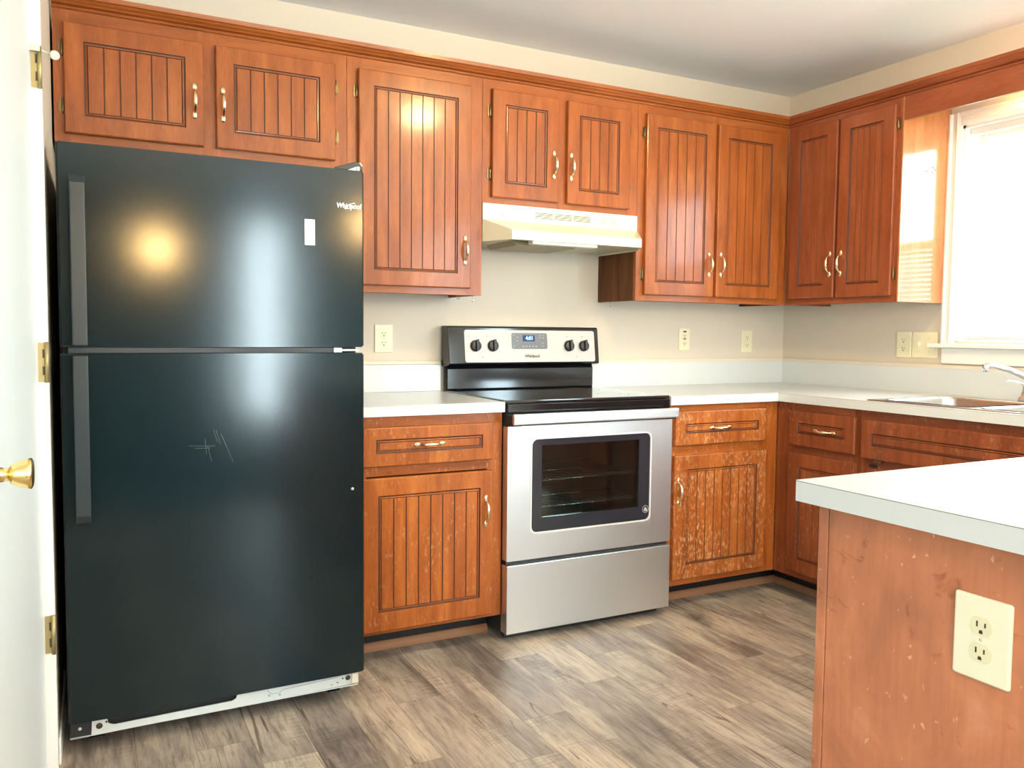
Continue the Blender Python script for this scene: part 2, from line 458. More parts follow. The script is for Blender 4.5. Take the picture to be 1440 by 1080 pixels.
def bevel_all(bm, w_, seg=2):
    bmesh.ops.remove_doubles(bm, verts=bm.verts, dist=1e-6)
    es = [e for e in bm.edges if len(e.link_faces) == 2 and e.calc_face_angle(0) > 0.5]
    bmesh.ops.bevel(bm, geom=es, offset=w_, segments=seg, profile=0.6, affect='EDGES')


def rbox(x0, x1, y0, y1, z0, z1, r_=0.003, seg=2):
    bm = bmesh.new(); box(bm, x0, x1, y0, y1, z0, z1); bevel_all(bm, r_, seg); return bm


def extr(bm, pts, a, b_, axis, mi=0):
    """prism: polygon pts (2D) swept from a to b_ along an axis ('x','y','z')."""
    def P(p, t):
        return {'x': (t, p[0], p[1]), 'y': (p[0], t, p[1]), 'z': (p[0], p[1], t)}[axis]
    v0 = [bm.verts.new(P(p, a)) for p in pts]; v1 = [bm.verts.new(P(p, b_)) for p in pts]
    k = len(pts)
    fs = [bm.faces.new(v0), bm.faces.new(v1[::-1])]
    for i in range(k):
        fs.append(bm.faces.new((v0[i], v1[i], v1[(i + 1) % k], v0[(i + 1) % k])))
    for f in fs:
        f.material_index = mi
    return v0, v1


def cyl(bm, c, axis, r0, r1, h, seg=24, mi=0):
    """cylinder/cone from c along the unit axis."""
    ax = Vector(axis).normalized()
    u = ax.orthogonal().normalized(); v = ax.cross(u)
    c = Vector(c)
    A = [bm.verts.new(c + (u * math.cos(2 * math.pi * i / seg) + v * math.sin(2 * math.pi * i / seg)) * r0) for i in range(seg)]
    B = [bm.verts.new(c + ax * h + (u * math.cos(2 * math.pi * i / seg) + v * math.sin(2 * math.pi * i / seg)) * r1) for i in range(seg)]
    fs = [bm.faces.new(A[::-1]), bm.faces.new(B)]
    for i in range(seg):
        fs.append(bm.faces.new((A[i], A[(i + 1) % seg], B[(i + 1) % seg], B[i])))
    for f in fs:
        f.material_index = mi


def tube(bm, pts, radii, seg=10, flat=None, mi=0, cap=True):
    """swept tube; radii: scalar or list; flat=(normal, factor) squashes along a direction."""
    pts = [Vector(p) for p in pts]
    if not isinstance(radii, (list, tuple)):
        radii = [radii] * len(pts)
    rings = []
    prev = None
    for i, p in enumerate(pts):
        t = (pts[min(i + 1, len(pts) - 1)] - pts[max(i - 1, 0)]).normalized()
        if prev is None:
            u = t.orthogonal().normalized()
        else:
            u = (prev - t * prev.dot(t)).normalized()
        prev = u
        v = t.cross(u)
        ring = []
        for k in range(seg):
            a = 2 * math.pi * k / seg
            d = (u * math.cos(a) + v * math.sin(a)) * radii[i]
            if flat:
                nn = Vector(flat[0]); d = d - nn * d.dot(nn) * (1 - flat[1])
            ring.append(bm.verts.new(p + d))
        rings.append(ring)
    for a_, b_ in zip(rings, rings[1:]):
        for k in range(seg):
            f = bm.faces.new((a_[k], a_[(k + 1) % seg], b_[(k + 1) % seg], b_[k])); f.material_index = mi; f.smooth = True
    if cap:
        f = bm.faces.new(rings[0][::-1]); f.material_index = mi
        f = bm.faces.new(rings[-1]); f.material_index = mi


def lathe(bm, c, axis, prof, seg=28, mi=0):
    ax = Vector(axis).normalized(); u = ax.orthogonal().normalized(); v = ax.cross(u); c = Vector(c)
    rings = []
    for (h, r_) in prof:
        if r_ < 1e-6:
            rings.append([bm.verts.new(c + ax * h)])
        else:
            rings.append([bm.verts.new(c + ax * h + (u * math.cos(2 * math.pi * k / seg) + v * math.sin(2 * math.pi * k / seg)) * r_) for k in range(seg)])
    for A, B in zip(rings, rings[1:]):
        for k in range(seg):
            a0, a1 = A[k % len(A)], A[(k + 1) % len(A)]; b0, b1 = B[k % len(B)], B[(k + 1) % len(B)]
            vs = []
            for q in (a0, a1, b1, b0):
                if q not in vs:
                    vs.append(q)
            if len(vs) > 2:
                f = bm.faces.new(vs); f.material_index = mi; f.smooth = True


def root_of(o):
    while o.parent:
        o = o.parent
    return o


def obj(name, bm, mats, parent=None, origin=None, smooth=False):
    if isinstance(mats, str):
        mats = (mats,)
    bmesh.ops.recalc_face_normals(bm, faces=bm.faces)
    me = bpy.data.meshes.new(name)
    if parent is not None:
        org = root_of(parent)['_o']
    elif origin is not None:
        org = origin
    else:
        xs_ = [v.co for v in bm.verts]
        org = (sum(c.x for c in xs_) / len(xs_), sum(c.y for c in xs_) / len(xs_), min(c.z for c in xs_))
    off = Vector(org)
    for v in bm.verts:
        v.co -= off
    bm.to_mesh(me); bm.free()
    if smooth:
        for p in me.polygons:
            p.use_smooth = True
    for mname in mats:
        me.materials.append(M[mname])
    o = bpy.data.objects.new(name, me)
    C.objects.link(o)
    if parent is not None:
        o.parent = parent
    else:
        o.location = off
        o['_o'] = tuple(off)
    return o


def thing(name, label, cat, loc, group=None):
    o = bpy.data.objects.new(name, None)
    C.objects.link(o)
    o.location = loc
    o['_o'] = tuple(loc)
    o.empty_display_size = 0.1
    return tag(o, label, cat, group)


def tag(o, label, cat, group=None):
    o['label'] = label; o['category'] = cat
    if group:
        o['group'] = group
    return o


def struct(name, bm, mats, **kw):
    o = obj(name, bm, mats, **kw); o['kind'] = 'structure'; return o


class Fr:
    """local frame on a wall: u to the right as seen, v up, d out of the wall towards the room"""
    def __init__(s, o, U, N):
        s.o = Vector(o); s.U = Vector(U); s.N = Vector(N); s.V = Vector((0, 0, 1))

    def __call__(s, u, v, d=0):
        return s.o + s.U * u + s.V * v + s.N * d


BK = Fr((0, 0, 0), (1, 0, 0), (0, -1, 0))     # u = x, d = -y
RW = Fr((0, 0, 0), (0, -1, 0), (-1, 0, 0))    # u = -y, d = -x
PN = Fr((0, 0, 0), (0, -1, 0), (-1, 0, 0))


def fbox(bm, F, u0, u1, v0, v1, d0, d1, mi=0):
    a, b_ = F(u0, v0, d0), F(u1, v1, d1)
    return box(bm, a.x, b_.x, a.y, b_.y, a.z, b_.z, mi)


def quadF(bm, F, c, mi=0):
    f = bm.faces.new([bm.verts.new(F(*p)) for p in c]); f.material_index = mi
    return f


def panel_front(bm, F, u0, u1, v0, v1, d0, d1, inset, nboards=0, top=None, flat_side=None):
    """routed slab: soft outer edge, dark routed frame line, beaded boards inside."""
    il, ir, ib, it = inset
    e = 0.004
    loops = []

    def loop(a, b_, c, dd, d):
        loops.append([(a, c, d), (b_, c, d), (b_, dd, d), (a, dd, d)])
    loop(u0, u1, v0, v1, d0)
    loop(u0, u1, v0, v1, d1 - e)
    loop(u0 + e * 0.35, u1 - e * 0.35, v0 + e * 0.35, v1 - e * 0.35, d1 - e * 0.35)
    loop(u0 + e, u1 - e, v0 + e, v1 - e, d1)
    a, b_, c, dd = u0 + il, u1 - ir, v0 + ib, v1 - it
    idx0 = len(loops)
    for o_, dp in ((0, 0), (0.0018, -0.0040), (0.0052, -0.0048), (0.0070, -0.0014), (0.0092, -0.0010), (0.0118, -0.0044)):
        loop(a + o_, b_ - o_, c + o_, dd - o_, d1 + dp)
    vs = [[bm.verts.new(F(*p)) for p in L] for L in loops]
    bm.faces.new(vs[0][::-1])
    for i, (A, B) in enumerate(zip(vs, vs[1:])):
        for k in range(4):
            f = bm.faces.new((A[k], A[(k + 1) % 4], B[(k + 1) % 4], B[k]))
            j = i - idx0
            f.material_index = 1 if j in (0, 1, 4) else 0
    f = bm.faces.new(vs[-1]); f.material_index = 1
    ia, ib2, ic, idd = a + 0.0118, b_ - 0.0118, c + 0.0118, dd - 0.0118
    nb = max(1, nboards)
    g = 0.0024 if nb > 1 else 0.0
    wd = (ib2 - ia - g * (nb - 1)) / nb
    ch = 0.0012
    for k in range(nb):
        p, q = ia + k * (wd + g), ia + k * (wd + g) + wd
        lo, hi = d1 - 0.0042, d1 - 0.0012
        b0 = [bm.verts.new(F(*t)) for t in ((p, ic, lo), (q, ic, lo), (q, idd, lo), (p, idd, lo))]
        b1 = [bm.verts.new(F(*t)) for t in ((p + ch, ic, hi), (q - ch, ic, hi), (q - ch, idd, hi), (p + ch, idd, hi))]
        f = bm.faces.new(b1)
        for k2 in range(4):
            f = bm.faces.new((b0[k2], b0[(k2 + 1) % 4], b1[(k2 + 1) % 4], b1[k2])); f.material_index = 2 if nb > 1 else 0


def pull(parent, F, u, v, d, length=0.122, horiz=False):
    """brass arched pull with oval end plates"""
    def P(a, s, dd):   # a along, s across
        return F(u + a, v + s, d + dd) if horiz else F(u + s, v + a, d + dd)
    bm = bmesh.new()
    h = length / 2
    for sg in (-1, 1):
        # oval rosette
        pr_ = []
        for t in range(-5, 6):
            tt = t / 5
            pr_.append((sg * (h - 0.014) + tt * 0.0135, 0.0082 * math.sqrt(max(0.02, 1 - tt * tt))))
        tube(bm, [P(a, 0, 0.002) for a, _ in pr_], [r_ for _, r_ in pr_], 14, flat=(tuple(F.N), 0.6))
    N_ = 22
    pts, rr = [], []
    for i in range(N_ + 1):
        t = -1 + 2 * i / N_
        a = t * (h - 0.020)
        dd = 0.004 + 0.022 * (1 - abs(t) ** 2.6)
        pts.append(P(a, 0, dd)); rr.append(0.0030 + 0.0042 * math.cos(t * math.pi / 2) ** 1.2)
    tube(bm, pts, rr, 12)
    o = obj('handle', bm, 'brass', parent)
    return o


def cab_hinge(parent, F, u, v, d, side=1, hh=0.052):
    """exposed wrap hinge: barrel with finials and a leaf on the frame (side: +1 leaf to the right)"""
    bm = bmesh.new()
    tube(bm, [F(u, v - hh / 2, d), F(u, v - hh / 2 + 0.006, d), F(u, v - hh / 2 + 0.008, d), F(u, v + hh / 2 - 0.008, d), F(u, v + hh / 2 - 0.006, d), F(u, v + hh / 2, d)],
         [0.0018, 0.0032, 0.0042, 0.0042, 0.0032, 0.0018], 10)
    pts = []
    w_ = 0.013
    for (a, b_) in ((0, -hh / 2 + 0.004), (0.4, -hh / 2 + 0.002), (1, -hh / 2 + 0.012), (0.8, 0), (1, hh / 2 - 0.012), (0.4, hh / 2 - 0.002), (0, hh / 2 - 0.004)):
        pts.append((u + side * a * w_, v + b_))
    v0 = [bm.verts.new(F(p[0], p[1], d - 0.0040)) for p in pts]
    v1 = [bm.verts.new(F(p[0], p[1], d - 0.0025)) for p in pts]
    bm.faces.new(v0[::-1]); bm.faces.new(v1)
    for i in range(len(pts)):
        bm.faces.new((v0[i], v0[(i + 1) % len(pts)], v1[(i + 1) % len(pts)], v1[i]))
    return obj('hinge', bm, 'hinge', parent)


def text_mesh(parent, F, txt, u, v, d, size, mat, name='lettering', shear=0.0, bold=0.0, xscale=1.0):
    cu = bpy.data.curves.new('t', 'FONT')
    cu.body = txt; cu.size = size; cu.extrude = 0.0003; cu.shear = shear; cu.offset = bold
    cu.align_x = 'CENTER'; cu.align_y = 'CENTER'
    t = bpy.data.objects.new('t', cu); C.objects.link(t)
    dg = bpy.context.evaluated_depsgraph_get()
    me = bpy.data.meshes.new_from_object(t.evaluated_get(dg))
    bm = bmesh.new(); bm.from_mesh(me)
    for vv in bm.verts:
        x, y, z = vv.co
        vv.co = F(u + x * xscale, v + y, d + z)
    bpy.data.objects.remove(t, do_unlink=True); bpy.data.curves.remove(cu); bpy.data.meshes.remove(me)
    return obj(name, bm, mat, parent)


# ------------------------------------------------------------------ room shell
H = 2.452
XL = -3.502
YB = -6.5
bm = bmesh.new(); box(bm, -6.0, 0.12, YB - 0.1, 0.12, -0.06, 0); struct('floor', bm, 'floor', origin=(0, 0, 0))
bm = bmesh.new(); box(bm, -6.0, 0.12, YB - 0.1, 0.12, H, H + 0.08); struct('ceiling', bm, 'ceil')
bm = bmesh.new(); box(bm, XL - 0.12, 0.12, 0, 0.12, 0, H); struct('wall_back', bm, 'wall')
# right wall with the window opening
WY0, WY1, WZ0, WZ1 = -1.012, -1.930, 1.150, 2.087
bm = bmesh.new()
box(bm, 0, 0.14, YB, WY1, 0, H); box(bm, 0, 0.14, WY0, 0, 0, H)
box(bm, 0, 0.14, WY1, WY0, 0, WZ0); box(bm, 0, 0.14, WY1, WY0, WZ1, H)
struct('wall_right', bm, 'wallr')
# left wall: short return beside the fridge, then the wall turns left with a doorway facing the camera
bm = bmesh.new()
extr(bm, [(XL - 0.10, -0.905), (-3.5070, -0.905), (-3.4935, 0), (XL - 0.10, 0)], 0, H, 'z')
struct('wall_left', bm, 'wall')
bm = bmesh.new()
box(bm, -6.0, -4.39, -0.930, -0.810, 0, H)
box(bm, -4.39, XL - 0.10, -0.930, -0.810, 2.075, H)
struct('wall_return', bm, 'wall')
bm = bmesh.new(); box(bm, -6.1, -6.0, YB, 0.1, 0, H); struct('wall_far_left', bm, 'wall')
M['rearwall'] = simple('rear wall darkened for reflections', (0.13, 0.16, 0.15), 0.8)  # unseen wall made dark so the fridge mirrors a dim room
bm = bmesh.new(); box(bm, -6.0, 0.12, YB - 0.1, YB, 0, H); struct('wall_rear', bm, 'rearwall')
bm = bmesh.new(); box(bm, -6.0, XL - 0.12, 0, 0.1, 0, H); struct('wall_closet', bm, 'wall')

# white jamb and casing round the doorway; the door is swung open towards the camera
bm = bmesh.new(); box(bm, -3.602, -3.5065, -0.930, -0.9055, 0, H); box(bm, -3.640, -3.603, -0.930, -0.80, 0, 2.075)
struct('trim_1', bm, 'trim')
bm = bmesh.new(); box(bm, -4.41, -4.37, -0.945, -0.80, 0, 2.075)
struct('trim_2', bm, 'trim')
bm = bmesh.new(); box(bm, -4.369, -3.641, -0.945, -0.80, 2.045, 2.075)
struct('trim_3', bm, 'trim')
bm = bmesh.new(); extr(bm, [(-3.5062, -0.902), (-3.5005, -0.902), (-3.4900, -0.40), (-3.4990, -0.40)], 0, 0.075, 'z'); bevel_all(bm, 0.002, 1)
struct('baseboard_left', bm, 'trim')

# door leaf: hinged at (-3.533,-0.934), stands slightly ajar away from the kitchen
HX, HY = -3.533, -0.936
ang = math.atan2(-0.048, -0.80)            # direction of the leaf in the plan (x,y)
dx, dy = -0.052, -0.998
dn = math.hypot(dx, dy); dx /= dn; dy /= dn
DF = Fr((HX, HY, 0), (dx, dy, 0), (-dy, dx, 0))   # u along the leaf, d out of its kitchen face
DR = bpy.data.objects.new('door_1', None); C.objects.link(DR); DR.location = (HX, HY, 0); DR['_o'] = (HX, HY, 0); DR['kind'] = 'structure'


def fprism(bm, F, us, vs, ds, mi=0):
    v = [bm.verts.new(F(us[i], vs[j], ds[k])) for k in (0, 1) for j in (0, 1) for i in (0, 1)]
    for f in ((0, 1, 3, 2), (4, 6, 7, 5), (0, 2, 6, 4), (1, 5, 7, 3), (0, 4, 5, 1), (2, 3, 7, 6)):
        fc = bm.faces.new([v[i] for i in f]); fc.material_index = mi


bm = bmesh.new()
fprism(bm, DF, (0, 0.813), (0.012, 2.045), (-0.035, 0))
obj('door_leaf', bm, 'door', DR)
# knob: rosette, shank, flared faceted knob
bm = bmesh.new()
kc = DF(0.79, 0.920, 0)
bm2 = bmesh.new()
lathe(bm2, kc, DF.N, [(0, 0), (0, 0.031), (0.004, 0.031), (0.008, 0.024), (0.010, 0.013), (0.026, 0.011), (0.027, 0.0165), (0.034, 0.020), (0.052, 0.0262), (0.0585, 0.0268), (0.061, 0.022), (0.062, 0)], 32)
obj('door_knob', bm2, 'knobbrass', DR)
bm.free()
for hz in (1.825, 1.084, 0.370):
    bm = bmesh.new()
    box(bm, -3.530, -3.5155, -0.9315, -0.9300, hz - 0.05, hz + 0.05)
    tube(bm, [(-3.5105, -0.936, hz - 0.052), (-3.5105, -0.936, hz + 0.052)], 0.0052, 12)
    for k in (-1, 1):
        box(bm, -3.520, -3.508, -0.9345, -0.9312, hz + k * 0.022 - 0.011, hz + k * 0.022 + 0.011, 1)
    hg = obj('hinge', bm, ('dhinge', 'slotd'), DR)
    if hz > 1.8:
        bm = bmesh.new()
        box(bm, -3.535, -3.509, -0.943, -0.937, hz + 0.038, hz + 0.053)
        tube(bm, [(-3.512, -0.937, hz + 0.043), (-3.497, -0.931, hz + 0.041), (-3.484, -0.925, hz + 0.037)], 0.0022, 8)
        lathe(bm, (-3.478, -0.930, hz + 0.035), (0.25, -0.95, 0.0), [(0, 0), (0, 0.011), (0.006, 0.012), (0.009, 0.008), (0.009, 0)], 20)
        obj('hinge_door_stop', bm, 'caulk', hg)

dim_sheet = bmesh.new(); box(dim_sheet, -5.2, -0.5, -6.2, -4.15, 0.0005, 0.012); tag(obj('dimming_sheet', dim_sheet, 'dim_sheet'), 'dark sheet added on the floor behind the camera to dim fridge reflections', 'dim_sheet')  # added out of view to darken what the fridge door mirrors

# ------------------------------------------------------------------ window over the sink
WR = bpy.data.objects.new('window_1', None); C.objects.link(WR); WR.location = (0, -1.47, WZ0); WR['_o'] = (0, -1.47, WZ0); WR['kind'] = 'structure'
bm = bmesh.new()
cw = 0.057


def casing_v(bm, y_out, y_in):
    s = 1 if y_out > y_in else -1
    pts = [(0, y_out), (-0.018, y_out), (-0.020, y_out - s * 0.008), (-0.014, y_out - s * 0.018), (-0.014, y_out - s * 0.034), (-0.019, y_out - s * 0.040), (-0.012, y_in), (0, y_in)]
    extr(bm, pts, WZ0 - 0.008, WZ1 + cw, 'z')


casing_v(bm, WY0 + cw, WY0)
casing_v(bm, WY1 - cw, WY1)
extr(bm, [(0, WZ1), (-0.012, WZ1), (-0.019, WZ1 + 0.017), (-0.014, WZ1 + 0.023), (-0.014, WZ1 + 0.039), (-0.020, WZ1 + 0.049), (-0.018, WZ1 + cw), (0, WZ1 + cw)], WY1, WY0, 'y')
obj('window_frame', bm, 'trim', WR)
bm = bmesh.new()
for (a, b_, c, d_) in ((WY0, WY0 - 0.012, WZ0, WZ1), (WY1 + 0.012, WY1, WZ0, WZ1), (WY0, WY1, WZ1 - 0.012, WZ1), (WY0, WY1, WZ0, WZ0 + 0.004)):
    box(bm, 0.0, 0.14, a, b_, c, d_)
obj('window_reveal', bm, 'trim', WR)
bm = bmesh.new(); box(bm, -0.055, 0.06, WY0 + cw + 0.04, WY1 - cw - 0.04, WZ0 - 0.027, WZ0 - 0.008); bevel_all(bm, 0.004, 2)
obj('window_sill', bm, 'trim', WR)
bm = bmesh.new(); box(bm, -0.016, 0, WY0 + cw - 0.005, WY1 - cw + 0.005, 1.052, WZ0 - 0.0275); bevel_all(bm, 0.003, 1)
obj('window_apron', bm, 'trim', WR)
# sashes
zm = 1.60
for nm, x0, z0, z1 in (('lower_sash', 0.075, WZ0 + 0.004, zm + 0.02), ('upper_sash', 0.105, zm - 0.02, WZ1 - 0.012)):
    bm = bmesh.new()
    a, b_ = WY0 - 0.012, WY1 + 0.012
    t = 0.034
    box(bm, x0, x0 + 0.028, a, a - t, z0, z1); box(bm, x0, x0 + 0.028, b_ + t, b_, z0, z1)
    box(bm, x0, x0 + 0.028, a - t, b_ + t, z0, z0 + t); box(bm, x0, x0 + 0.028, a - t, b_ + t, z1 - t, z1)
    s = obj(nm, bm, 'trim', WR)
    bm = bmesh.new(); box(bm, x0 + 0.011, x0 + 0.015, a - t, b_ + t, z0 + t, z1 - t)
    obj('pane', bm, 'glass', s)

# mini blind hanging in the window
bl = thing('window_blind', 'white mini blind hanging open in the bright window over the sink', 'blind', (0.045, -1.47, WZ0 + 0.01))
bm = bmesh.new(); box(bm, 0.03, 0.058, WY0 - 0.016, WY1 + 0.016, WZ1 - 0.040, WZ1 - 0.013); obj('headrail', bm, 'trim', bl)
bm = bmesh.new(); box(bm, 0.034, 0.056, WY0 - 0.020, WY1 + 0.020, 1.160, 1.176); bevel_all(bm, 0.003, 2); obj('bottom_rail', bm, 'cord', bl)
bm = bmesh.new()
z = 1.198
while z < 1.62:
    c, s = math.cos(rad(48)) * 0.0125, math.sin(rad(48)) * 0.0125
    v = [bm.verts.new(p) for p in ((0.045 - c, WY0 - 0.02, z - s), (0.045, WY0 - 0.02, z + 0.0022), (0.045 + c, WY0 - 0.02, z + s), (0.045 + c, WY1 + 0.02, z + s), (0.045, WY1 + 0.02, z + 0.0022), (0.045 - c, WY1 + 0.02, z - s))]
    bm.faces.new((v[0], v[1], v[4], v[5])); bm.faces.new((v[1], v[2], v[3], v[4]))
    z += 0.0225
sl = obj('slats', bm, 'blind', bl)
bm = bmesh.new()
for y in (-1.125, -1.47, -1.81):
    tube(bm, [(0.034, y, 1.17), (0.034, y, WZ1 - 0.04)], 0.0011, 6)
obj('lift_cord', bm, 'cord', bl)

# neighbouring house outside
hs = thing('neighbour_house', 'grey sided house with a yellow corner post seen through the sink window', 'house', (5.2, -0.5, -0.3))
bm = bmesh.new()
for k in range(22):
    z0 = -0.3 + k * 0.115
    extr(bm, [(5.2, z0), (5.185, z0), (5.2, z0 + 0.115)], -3.6, 1.22, 'y')
box(bm, 5.2, 7.6, -3.6, 1.22, -0.3, 2.2)
obj('siding_wall', bm, 'sidinga', hs)
bm = bmesh.new(); box(bm, 5.16, 5.3, 1.10, 1.26, -0.3, 2.12); obj('corner_post', bm, 'sidcorner', hs)
bm = bmesh.new(); extr(bm, [(4.9, 2.15), (6.4, 3.0), (7.9, 2.15), (6.4, 2.9)], -3.8, 1.45, 'y'); obj('roof', bm, 'cord', hs)
bm = bmesh.new(); box(bm, 0.15, 30, -20, 20, -0.4, -0.3); g_ = struct('ground', bm, 'grass')

# ------------------------------------------------------------------ cabinets
UPF = 0.305      # face of upper frames (distance from the back wall)


def cabinet(name, label, F, u0, u1, v0, v1, dface, rails, stiles, mats, loc, body_mat=None, group=None, back=0.002, cat='cabinet', top=True):
    """body + face frame. rails: list of (v0,v1), stiles: list of (u0,u1)"""
    t = thing(name, label, cat, loc, group)
    bm = bmesh.new()
    g = 0.0008
    a, b_ = u0 + g, u1 - g
    th = 0.014
    fbox(bm, F, a, a + th, v0, v1, back, dface - 0.0185)
    fbox(bm, F, b_ - th, b_, v0, v1, back, dface - 0.0185)
    if top:
        fbox(bm, F, a + th, b_ - th, v1 - th, v1, back, dface - 0.0185)
    fbox(bm, F, a + th, b_ - th, v0 + 0.012, v0 + 0.012 + th, back, dface - 0.0185)
    fbox(bm, F, a + th, b_ - th, v0 + 0.02, v1 - th, back, back + 0.006)
    obj('carcass', bm, body_mat or mats[0], t)
    bm = bmesh.new()
    for (p, q) in stiles:
        fbox(bm, F, max(p, a), min(q, b_), v0, v1, dface - 0.018, dface)
    ss = sorted(stiles)
    for (p, q) in rails:
        # rails sit between the outer stiles, a hair back, so the joints read
        fbox(bm, F, ss[0][1], ss[-1][0], p, q, dface - 0.018, dface - 0.0005, 1)
    obj('face_frame', bm, mats, t)
    return t


def door(t, F, u0, u1, v0, v1, d0, mats, nb, hs_=None, hinge=None, hz=(), horiz=False, name='door', inset=None, hpos=None):
    bm = bmesh.new()
    ins = inset or (0.057, 0.057, 0.057, 0.057)
    panel_front(bm, F, u0, u1, v0, v1, d0 + 0.001, d0 + 0.020, ins, nb)
    d = obj(name, bm, mats, t)
    if hpos:
        pull(d, F, hpos[0], hpos[1], d0 + 0.020, horiz=horiz)
    if hinge:
        for z_ in hz:
            if hinge == 'L':
                cab_hinge(d, F, u0 - 0.0045, z_, d0 + 0.0055, -1)
            else:
                cab_hinge(d, F, u1 + 0.0045, z_, d0 + 0.0055, 1)
    return d


UM = ('up_v', 'up_h')
DM = ('up_v', 'groove', 'bead')
# over the fridge
t = cabinet('wall_cabinet', 'wide honey wood two-door wall cabinet directly above the black refrigerator', BK, -3.492, -2.536, 1.769, 2.186, UPF,
            [(2.140, 2.186), (1.769, 1.800)], [(-3.492, -3.445), (-3.055, -2.985), (-2.600, -2.536)], UM, (-3.014, -0.15, 1.769))
door(t, BK, -3.461, -3.041, 1.796, 2.144, UPF, DM, 6, hinge='L', hz=(2.063, 1.883), hpos=(-3.070, 1.945))
door(t, BK, -3.000, -2.584, 1.796, 2.144, UPF, DM, 6, hinge='R', hz=(2.063, 1.884), hpos=(-2.978, 1.944))
# tall single
t = cabinet('wall_cabinet', 'tall single-door honey wood wall cabinet between the fridge and the range hood', BK, -2.536, -1.980, 1.320, 2.186, UPF,
            [(2.140, 2.186), (1.320, 1.350)], [(-2.536, -2.480), (-2.045, -1.980)], UM, (-2.258, -0.15, 1.320))
door(t, BK, -2.496, -2.036, 1.346, 2.144, UPF, DM, 7, hinge='L', hz=(2.062, 1.43), hpos=(-2.062, 1.495))
# over the range
t = cabinet('wall_cabinet', 'short two-door honey wood wall cabinet right above the cream range hood', BK, -1.980, -1.217, 1.6935, 2.186, UPF,
            [(2.140, 2.186), (1.6935, 1.722)], [(-1.980, -1.925), (-1.63, -1.555), (-1.275, -1.217)], UM, (-1.6, -0.15, 1.6935))
door(t, BK, -1.943, -1.633, 1.718, 2.147, UPF, DM, 4, hinge='L', hz=(2.061, 1.811), hpos=(-1.657, 1.871))
door(t, BK, -1.590, -1.270, 1.718, 2.147, UPF, DM, 4, hinge='R', hz=(2.069, 1.815), hpos=(-1.573, 1.871))
# right of the range
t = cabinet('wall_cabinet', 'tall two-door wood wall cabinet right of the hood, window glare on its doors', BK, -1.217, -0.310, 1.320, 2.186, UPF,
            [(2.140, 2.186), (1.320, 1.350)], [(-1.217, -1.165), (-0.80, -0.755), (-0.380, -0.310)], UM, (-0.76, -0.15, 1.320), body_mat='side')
door(t, BK, -1.180, -0.784, 1.347, 2.148, UPF, DM, 5, hinge='L', hz=(2.065, 1.437), hpos=(-0.813, 1.497))
door(t, BK, -0.767, -0.376, 1.347, 2.148, UPF, DM, 5, hinge='R', hz=(2.070, 1.438), hpos=(-0.742, 1.499))
# right wall cabinet
RM = ('rt_v', 'rt_h')
RD = ('rt_v', 'groove', 'bead')
t = cabinet('wall_cabinet', 'tall two-door shade-toned wall cabinet on the right wall, beside the window', RW, 0.308, 0.947, 1.320, 2.186, 0.310,
            [(2.150, 2.186), (1.320, 1.350)], [(0.308, 0.375), (0.61, 0.66), (0.905, 0.947)], RM, (-0.15, -0.63, 1.320), body_mat='rt_v')
door(t, RW, 0.346, 0.621, 1.349, 2.160, 0.310, RD, 4, hinge='L', hz=(2.080, 1.440), hpos=(0.600, 1.503))
door(t, RW, 0.636, 0.927, 1.347, 2.160, 0.310, RD, 5, hinge='R', hz=(2.076, 1.440), hpos=(0.663, 1.503))
bm = bmesh.new(); box(bm, -0.3095, -0.001, -0.9545, -0.9475, 1.320, 2.186)
sp = obj('end_panel', bm, 'gloss_side', t)
sp['label'] = 'glossy orange side panel facing the window'


# cup hooks
def cup_hook(loc, label, ang_=0.0):
    bm = bmesh.new()
    x, y, z = loc
    pts = [(x, y, z + 0.0), (x, y, z - 0.008)]
    R_ = 0.0075
    for i in range(13):
        a = rad(90 - 20 * i * 1.05)
        pts.append((x + math.cos(ang_) * R_ * (math.cos(a)), y + math.sin(ang_) * R_ * math.cos(a), z - 0.0155 + R_ * math.sin(a)))
    tube(bm, pts, 0.0014, 8)
    o = obj('cup_hook', bm, 'chrome')
    tag(o, label, 'hook', 'cup hooks under the wall cabinets')


cup_hook((-2.014, -0.15, 1.332), 'small metal cup hook under the single-door cabinet, nearer the fridge', 2.4)
cup_hook((-1.9885, -0.24, 1.3195), 'small metal cup hook at the right bottom edge of the single-door cabinet', 0.6)
cup_hook((-1.2095, -0.10, 1.3195), 'small metal cup hook under the cabinet right of the hood', 0.3)
for (x, z, s) in ((-0.158, 1.888, 1), (-0.125, 1.905, -1)):
    bm = bmesh.new()
    pts = [(x, -0.9545, z), (x, -0.968, z)]
    for i in range(12):
        a = rad(100 - s * 20 * i)
        pts.append((x + 0.008 * math.cos(a) * 1.6 + 0.003, -0.970 - 0.001 * i, z - 0.007 + 0.007 * math.sin(a)))
    tube(bm, pts, 0.0013, 8)
    o = obj('wall_hook', bm, 'hinge'); tag(o, 'bent metal hook on the glossy orange cabinet side, ' + ('farther from' if s > 0 else 'nearer') + ' the window', 'hook')

# valance board over the window and crown moulding
bm = bmesh.new(); box(bm, -0.310, -0.292, -2.02, -0.9555, 2.087, 2.186)
o = obj('valance_board', bm, 'rt_h'); tag(o, 'shade-toned wooden valance board spanning above the sink window', 'valance')


def crown_prof(s):   # (offset outwards from the frame face, z)
    return [(-0.012, 2.1865), (0.004, 2.1865), (0.007, 2.190), (0.007, 2.194), (0.004, 2.1965), (0.016, 2.2000), (0.018, 2.2035), (0.026, 2.209), (0.030, 2.214), (0.036, 2.217), (0.038, 2.231), (-0.012, 2.231)]


